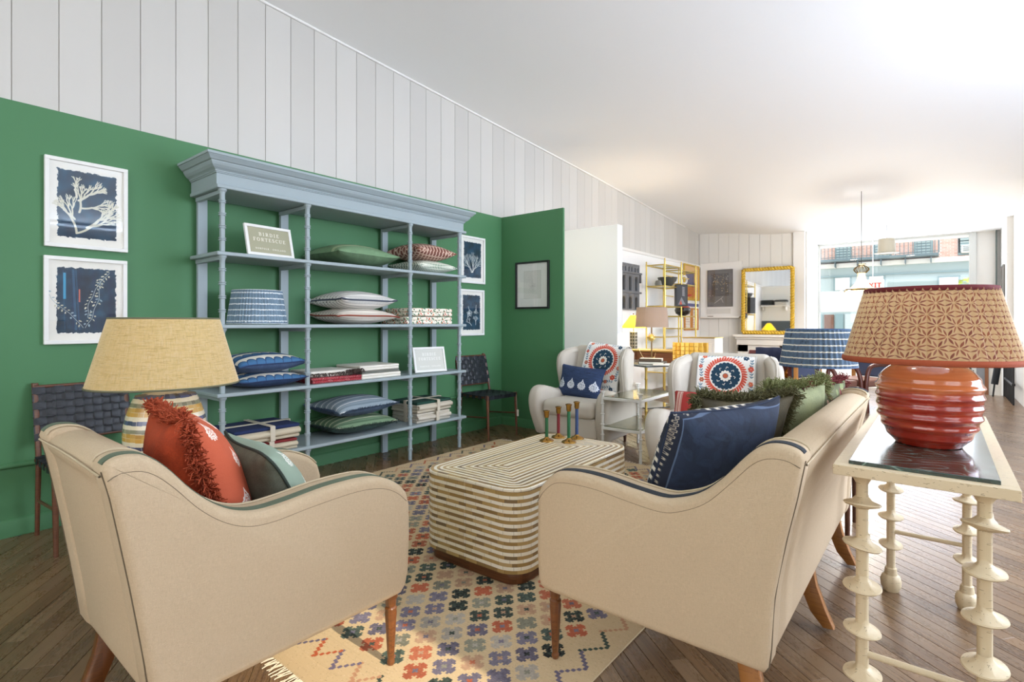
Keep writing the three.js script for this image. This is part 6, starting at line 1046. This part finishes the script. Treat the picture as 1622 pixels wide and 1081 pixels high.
{ // chandelier
  const t = thing('chandelier', 'crystal bead basket chandelier hanging in front of the shop window', 'chandelier', [-0.92, 0, -9.5]);
  const mA = M(0x7d6a42, 0.4, { metalness: 0.8 }), bead = MP(0xfff6e2, 0.1, { transmission: 0.5, thickness: 0, emissive: 0xffdfa6, emissiveIntensity: 0.5 });
  part('cord', cyl(0.004, 0.004, ceilY(-0.92, -9.5) - 2.08, 0, 2.08, 0, 6), M(0x3b3a36, 0.6), t); part('hook', merge([bar([-0.06, 2.085, 0], [0.06, 2.085, 0], 0.005), bar([0, 2.085, -0.06], [0, 2.085, 0.06], 0.005)]), mA, t);
  const crown = []; for (let i = 0; i < 14; i++) { const a = i / 14 * 2 * PI; crown.push(tube([[0.03 * Math.cos(a), 2.07, 0.03 * Math.sin(a)], [0.1 * Math.cos(a), 2.01, 0.1 * Math.sin(a)], [0.06 * Math.cos(a), 1.95, 0.06 * Math.sin(a)]], 0.005, 8, 5)); } part('crown', merge(crown), mA, t);
  const sb = new THREE.IcosahedronGeometry(0.0085, 0), up = [], bas = []; for (let i = 0; i < 32; i++) { const a = i / 32 * 2 * PI; for (let k = 0; k < 15; k++) { const q = k / 14, r = lerp(0.045, 0.15, q * q * q), y = lerp(1.95, 1.72, q); up.push(sb.clone().translate(r * Math.cos(a), y, r * Math.sin(a))); } for (let k = 0; k < 11; k++) { const q = k / 10, r = 0.19 * Math.cos(q * 1.35), y = 1.68 - 0.14 * Math.sin(q * 1.5); bas.push(sb.clone().translate(r * Math.cos(a), y, r * Math.sin(a))); } }
  const a1 = part('bead_tent', merge(up), bead, t), a2 = part('bead_basket', merge(bas), bead, t); a1.userData.kind = a2.userData.kind = 'stuff';
  part('rim', ringTube(0.2, 1.7, 0.014, 0.01), mA, t); const arms = [];
  for (let i = 0; i < 6; i++) { const a = i / 6 * 2 * PI; const x = Math.cos(a), z = Math.sin(a); const arm = part('arm', tube([[0.2 * x, 1.7, 0.2 * z], [0.23 * x, 1.67, 0.23 * z], [0.26 * x, 1.69, 0.26 * z]], 0.006, 10, 6), mA, t); part('bulb', tr(new THREE.SphereGeometry(0.03, 12, 8), 0.26 * x, 1.665, 0.26 * z), M(0xffffff, 0.4, { emissive: 0xffe9c4, emissiveIntensity: 3 }), arm); }
  part('lamp_core', tr(new THREE.SphereGeometry(0.07, 14, 10), 0, 1.68, 0), M(0xffffff, 0.4, { emissive: 0xffe2b0, emissiveIntensity: 4 }), t);
  const p = new THREE.PointLight(0xfff6ea, 9); p.position.set(-0.92, 1.68, -9.5); p.shadow.radius = 3; p.castShadow = true; scene.add(p);
  const q = thing('pendant_lamp', 'pale pendant lamp with a wide brim hanging in the shop window', 'pendant lamp', [-0.745, 0, -11.6]);
  part('cord', cyl(0.004, 0.004, ceilY(-0.745, -11.6) - 2.7, 0, 2.7, 0, 6), M(0x55534e, 0.6), q); part('shade', lathe([[0, 2.71], [0.115, 2.71], [0.125, 2.7], [0.135, 2.47], [0.185, 2.455], [0.185, 2.447], [0.12, 2.44], [0.11, 2.5], [0.1, 2.69], [0, 2.695]], 36), M(0xb9b4a4, 0.6), q); part('diffuser', lathe([[0, 2.462], [0.12, 2.45]], 24), M(0xf3efe4, 0.6), q);
  const e = thing('exit_sign', 'white exit sign with red letters hanging behind the chandelier', 'exit sign', [-1.03, 1.945, -12.6]);
  part('case', box(0.36, 0.22, 0.04, 0, 0, 0, 0.006), M(0xf0f0ee, 0.5), e); part('lettering', tr(new THREE.PlaneGeometry(0.34, 0.2), 0, 0, 0.0215), M(0xffffff, 0.5, { map: canvasTex(340, 200, (c, w, h) => { c.fillStyle = '#f4f2ee'; c.fillRect(0, 0, w, h); c.fillStyle = '#e0402c'; c.font = 'bold 132px sans-serif'; c.textAlign = 'center'; c.textBaseline = 'middle'; c.fillText('EXIT', w / 2, h / 2 + 4); }) }), e, 'red letters EXIT'); part('bracket', bar([0, 0.11, 0], [0, 0.9, 0], 0.008), M(0xd0d0cc, 0.5), e);
}
{ // right side of the lobby
  picture('narrow framed floral picture seen edge on beside the lobby opening', [0.845, 1.83, -12.3], -PI / 2, 0.36, 0.72, canvasTex(128, 256, (c, w, h) => { c.fillStyle = '#c9c4bd'; c.fillRect(0, 0, w, h); for (let i = 0; i < 220; i++) { c.fillStyle = pick(['#8a3b4a', '#5f7355', '#d9cfc4', '#a85a63', '#4d4a52', '#7b8d86']); c.beginPath(); c.arc(rnd() * w, rnd() * h, rr(4, 16), 0, 7); c.fill(); } }), undefined, M(0x8a8782, 0.5), 0.014);
  const mK = M(0x1c1d20, 0.5), r = thing('railing', 'black metal stair railing at the right edge of the far lobby', 'railing', [0.86, 0, -11.3]);
  for (let i = 0; i < 7; i++) part('baluster', box(0.022, 0.95, 0.022, -0.03, 0.475, -0.42 + i * 0.19, 0.003), mK, r); for (const y of [0.94, 0.3]) part('rail', box(0.04, 0.035, 1.3, -0.03, y, 0.1, 0.006), mK, r); part('post', box(0.05, 1.02, 0.05, -0.03, 0.51, -0.5, 0.005), mK, r);
  const c = thing('folded_parasol', 'dark folded cloth umbrella leaning on the black railing', 'umbrella', [0.76, 0, -11.7], 0); part('canopy', tube([[0.02, 0.9, 0], [-0.03, 0.5, 0.02], [-0.07, 0.2, 0.04]], 0.045, 16, 8), M(0x26292f, 0.8), c); part('tip', bar([-0.07, 0.2, 0.04], [-0.09, 0.0, 0.05], 0.012), mK, c);
  struct('door_1', null); const d = scene.children[scene.children.length - 1]; part('door_leaf', box(0.05, 2.05, 0.06, 0.66, 0.4, -12.95, 0.004), M(0x8a5a3c, 0.5), d); part('door_leaf', box(0.18, 2.05, 0.05, 0.6, 0.4, -12.98, 0.004), M(0x8d9096, 0.5), d);
  const pl = thing('potted_plant', 'small dark leaved potted plant by the shop window, right of the red lamp', 'plant', [0.36, 0, -11.6]); part('pot', lathe([[0, 0], [0.06, 0], [0.08, 0.14], [0.07, 0.14], [0, 0.12]], 20), M(0x3a3b3d, 0.6), pl); const lf = []; for (let i = 0; i < 60; i++) { const a = rr(0, 6.3), q = new THREE.PlaneGeometry(0.05, 0.12, 1, 2); q.rotateX(rr(-0.9, 0.9)); q.rotateY(a); lf.push(tr(q, rr(-0.07, 0.07), rr(0.14, 0.42), rr(-0.07, 0.07))); } const lv = part('leaves', merge(lf), M(0x26301f, 0.7, { side: THREE.DoubleSide }), pl); lv.userData.kind = 'stuff';
}

{ // the back of the white partition, seen in the gilt mirror
  struct('trim_8', uvm(box(0.95, 1.42, 0.02, -3.575, 0.71, -6.036, 0.003)), M(0x44525c, 0.6));
  const t = thing('wall_shelf', 'white wall shelf on the back of the partition, seen in the gilt mirror', 'shelf', [-3.68, 1.84, -6.16], PI);
  part('board', box(0.72, 0.03, 0.26, 0, 0, 0, 0.003), mTrim, t); for (const x of [-0.3, 0.3]) part('bracket', box(0.02, 0.12, 0.2, x, -0.07, -0.02, 0.003), mTrim, t);
  const cl = (label, x, mat, w) => { const q = thing('folded_cloth', label, 'cloth', [x, 1.857, -6.16], PI), L = folded(w, 0.22, 0.15, 3, 0.005, w * 50); part('folds', uvm(merge(L.slice(0, 2))), mat, q); part('top_fold', uvm(L[2]), M(0x2c302f, 0.9), q, 'dark top fold'); };
  cl('pale folded cloths with a dark top on the wall shelf behind the partition', -3.5, wool('#d9d6cc'), 0.33); cl('dark folded cloths on the wall shelf behind the partition', -3.86, wool('#2f3433'), 0.33);
}
renderer.render(scene, camera);
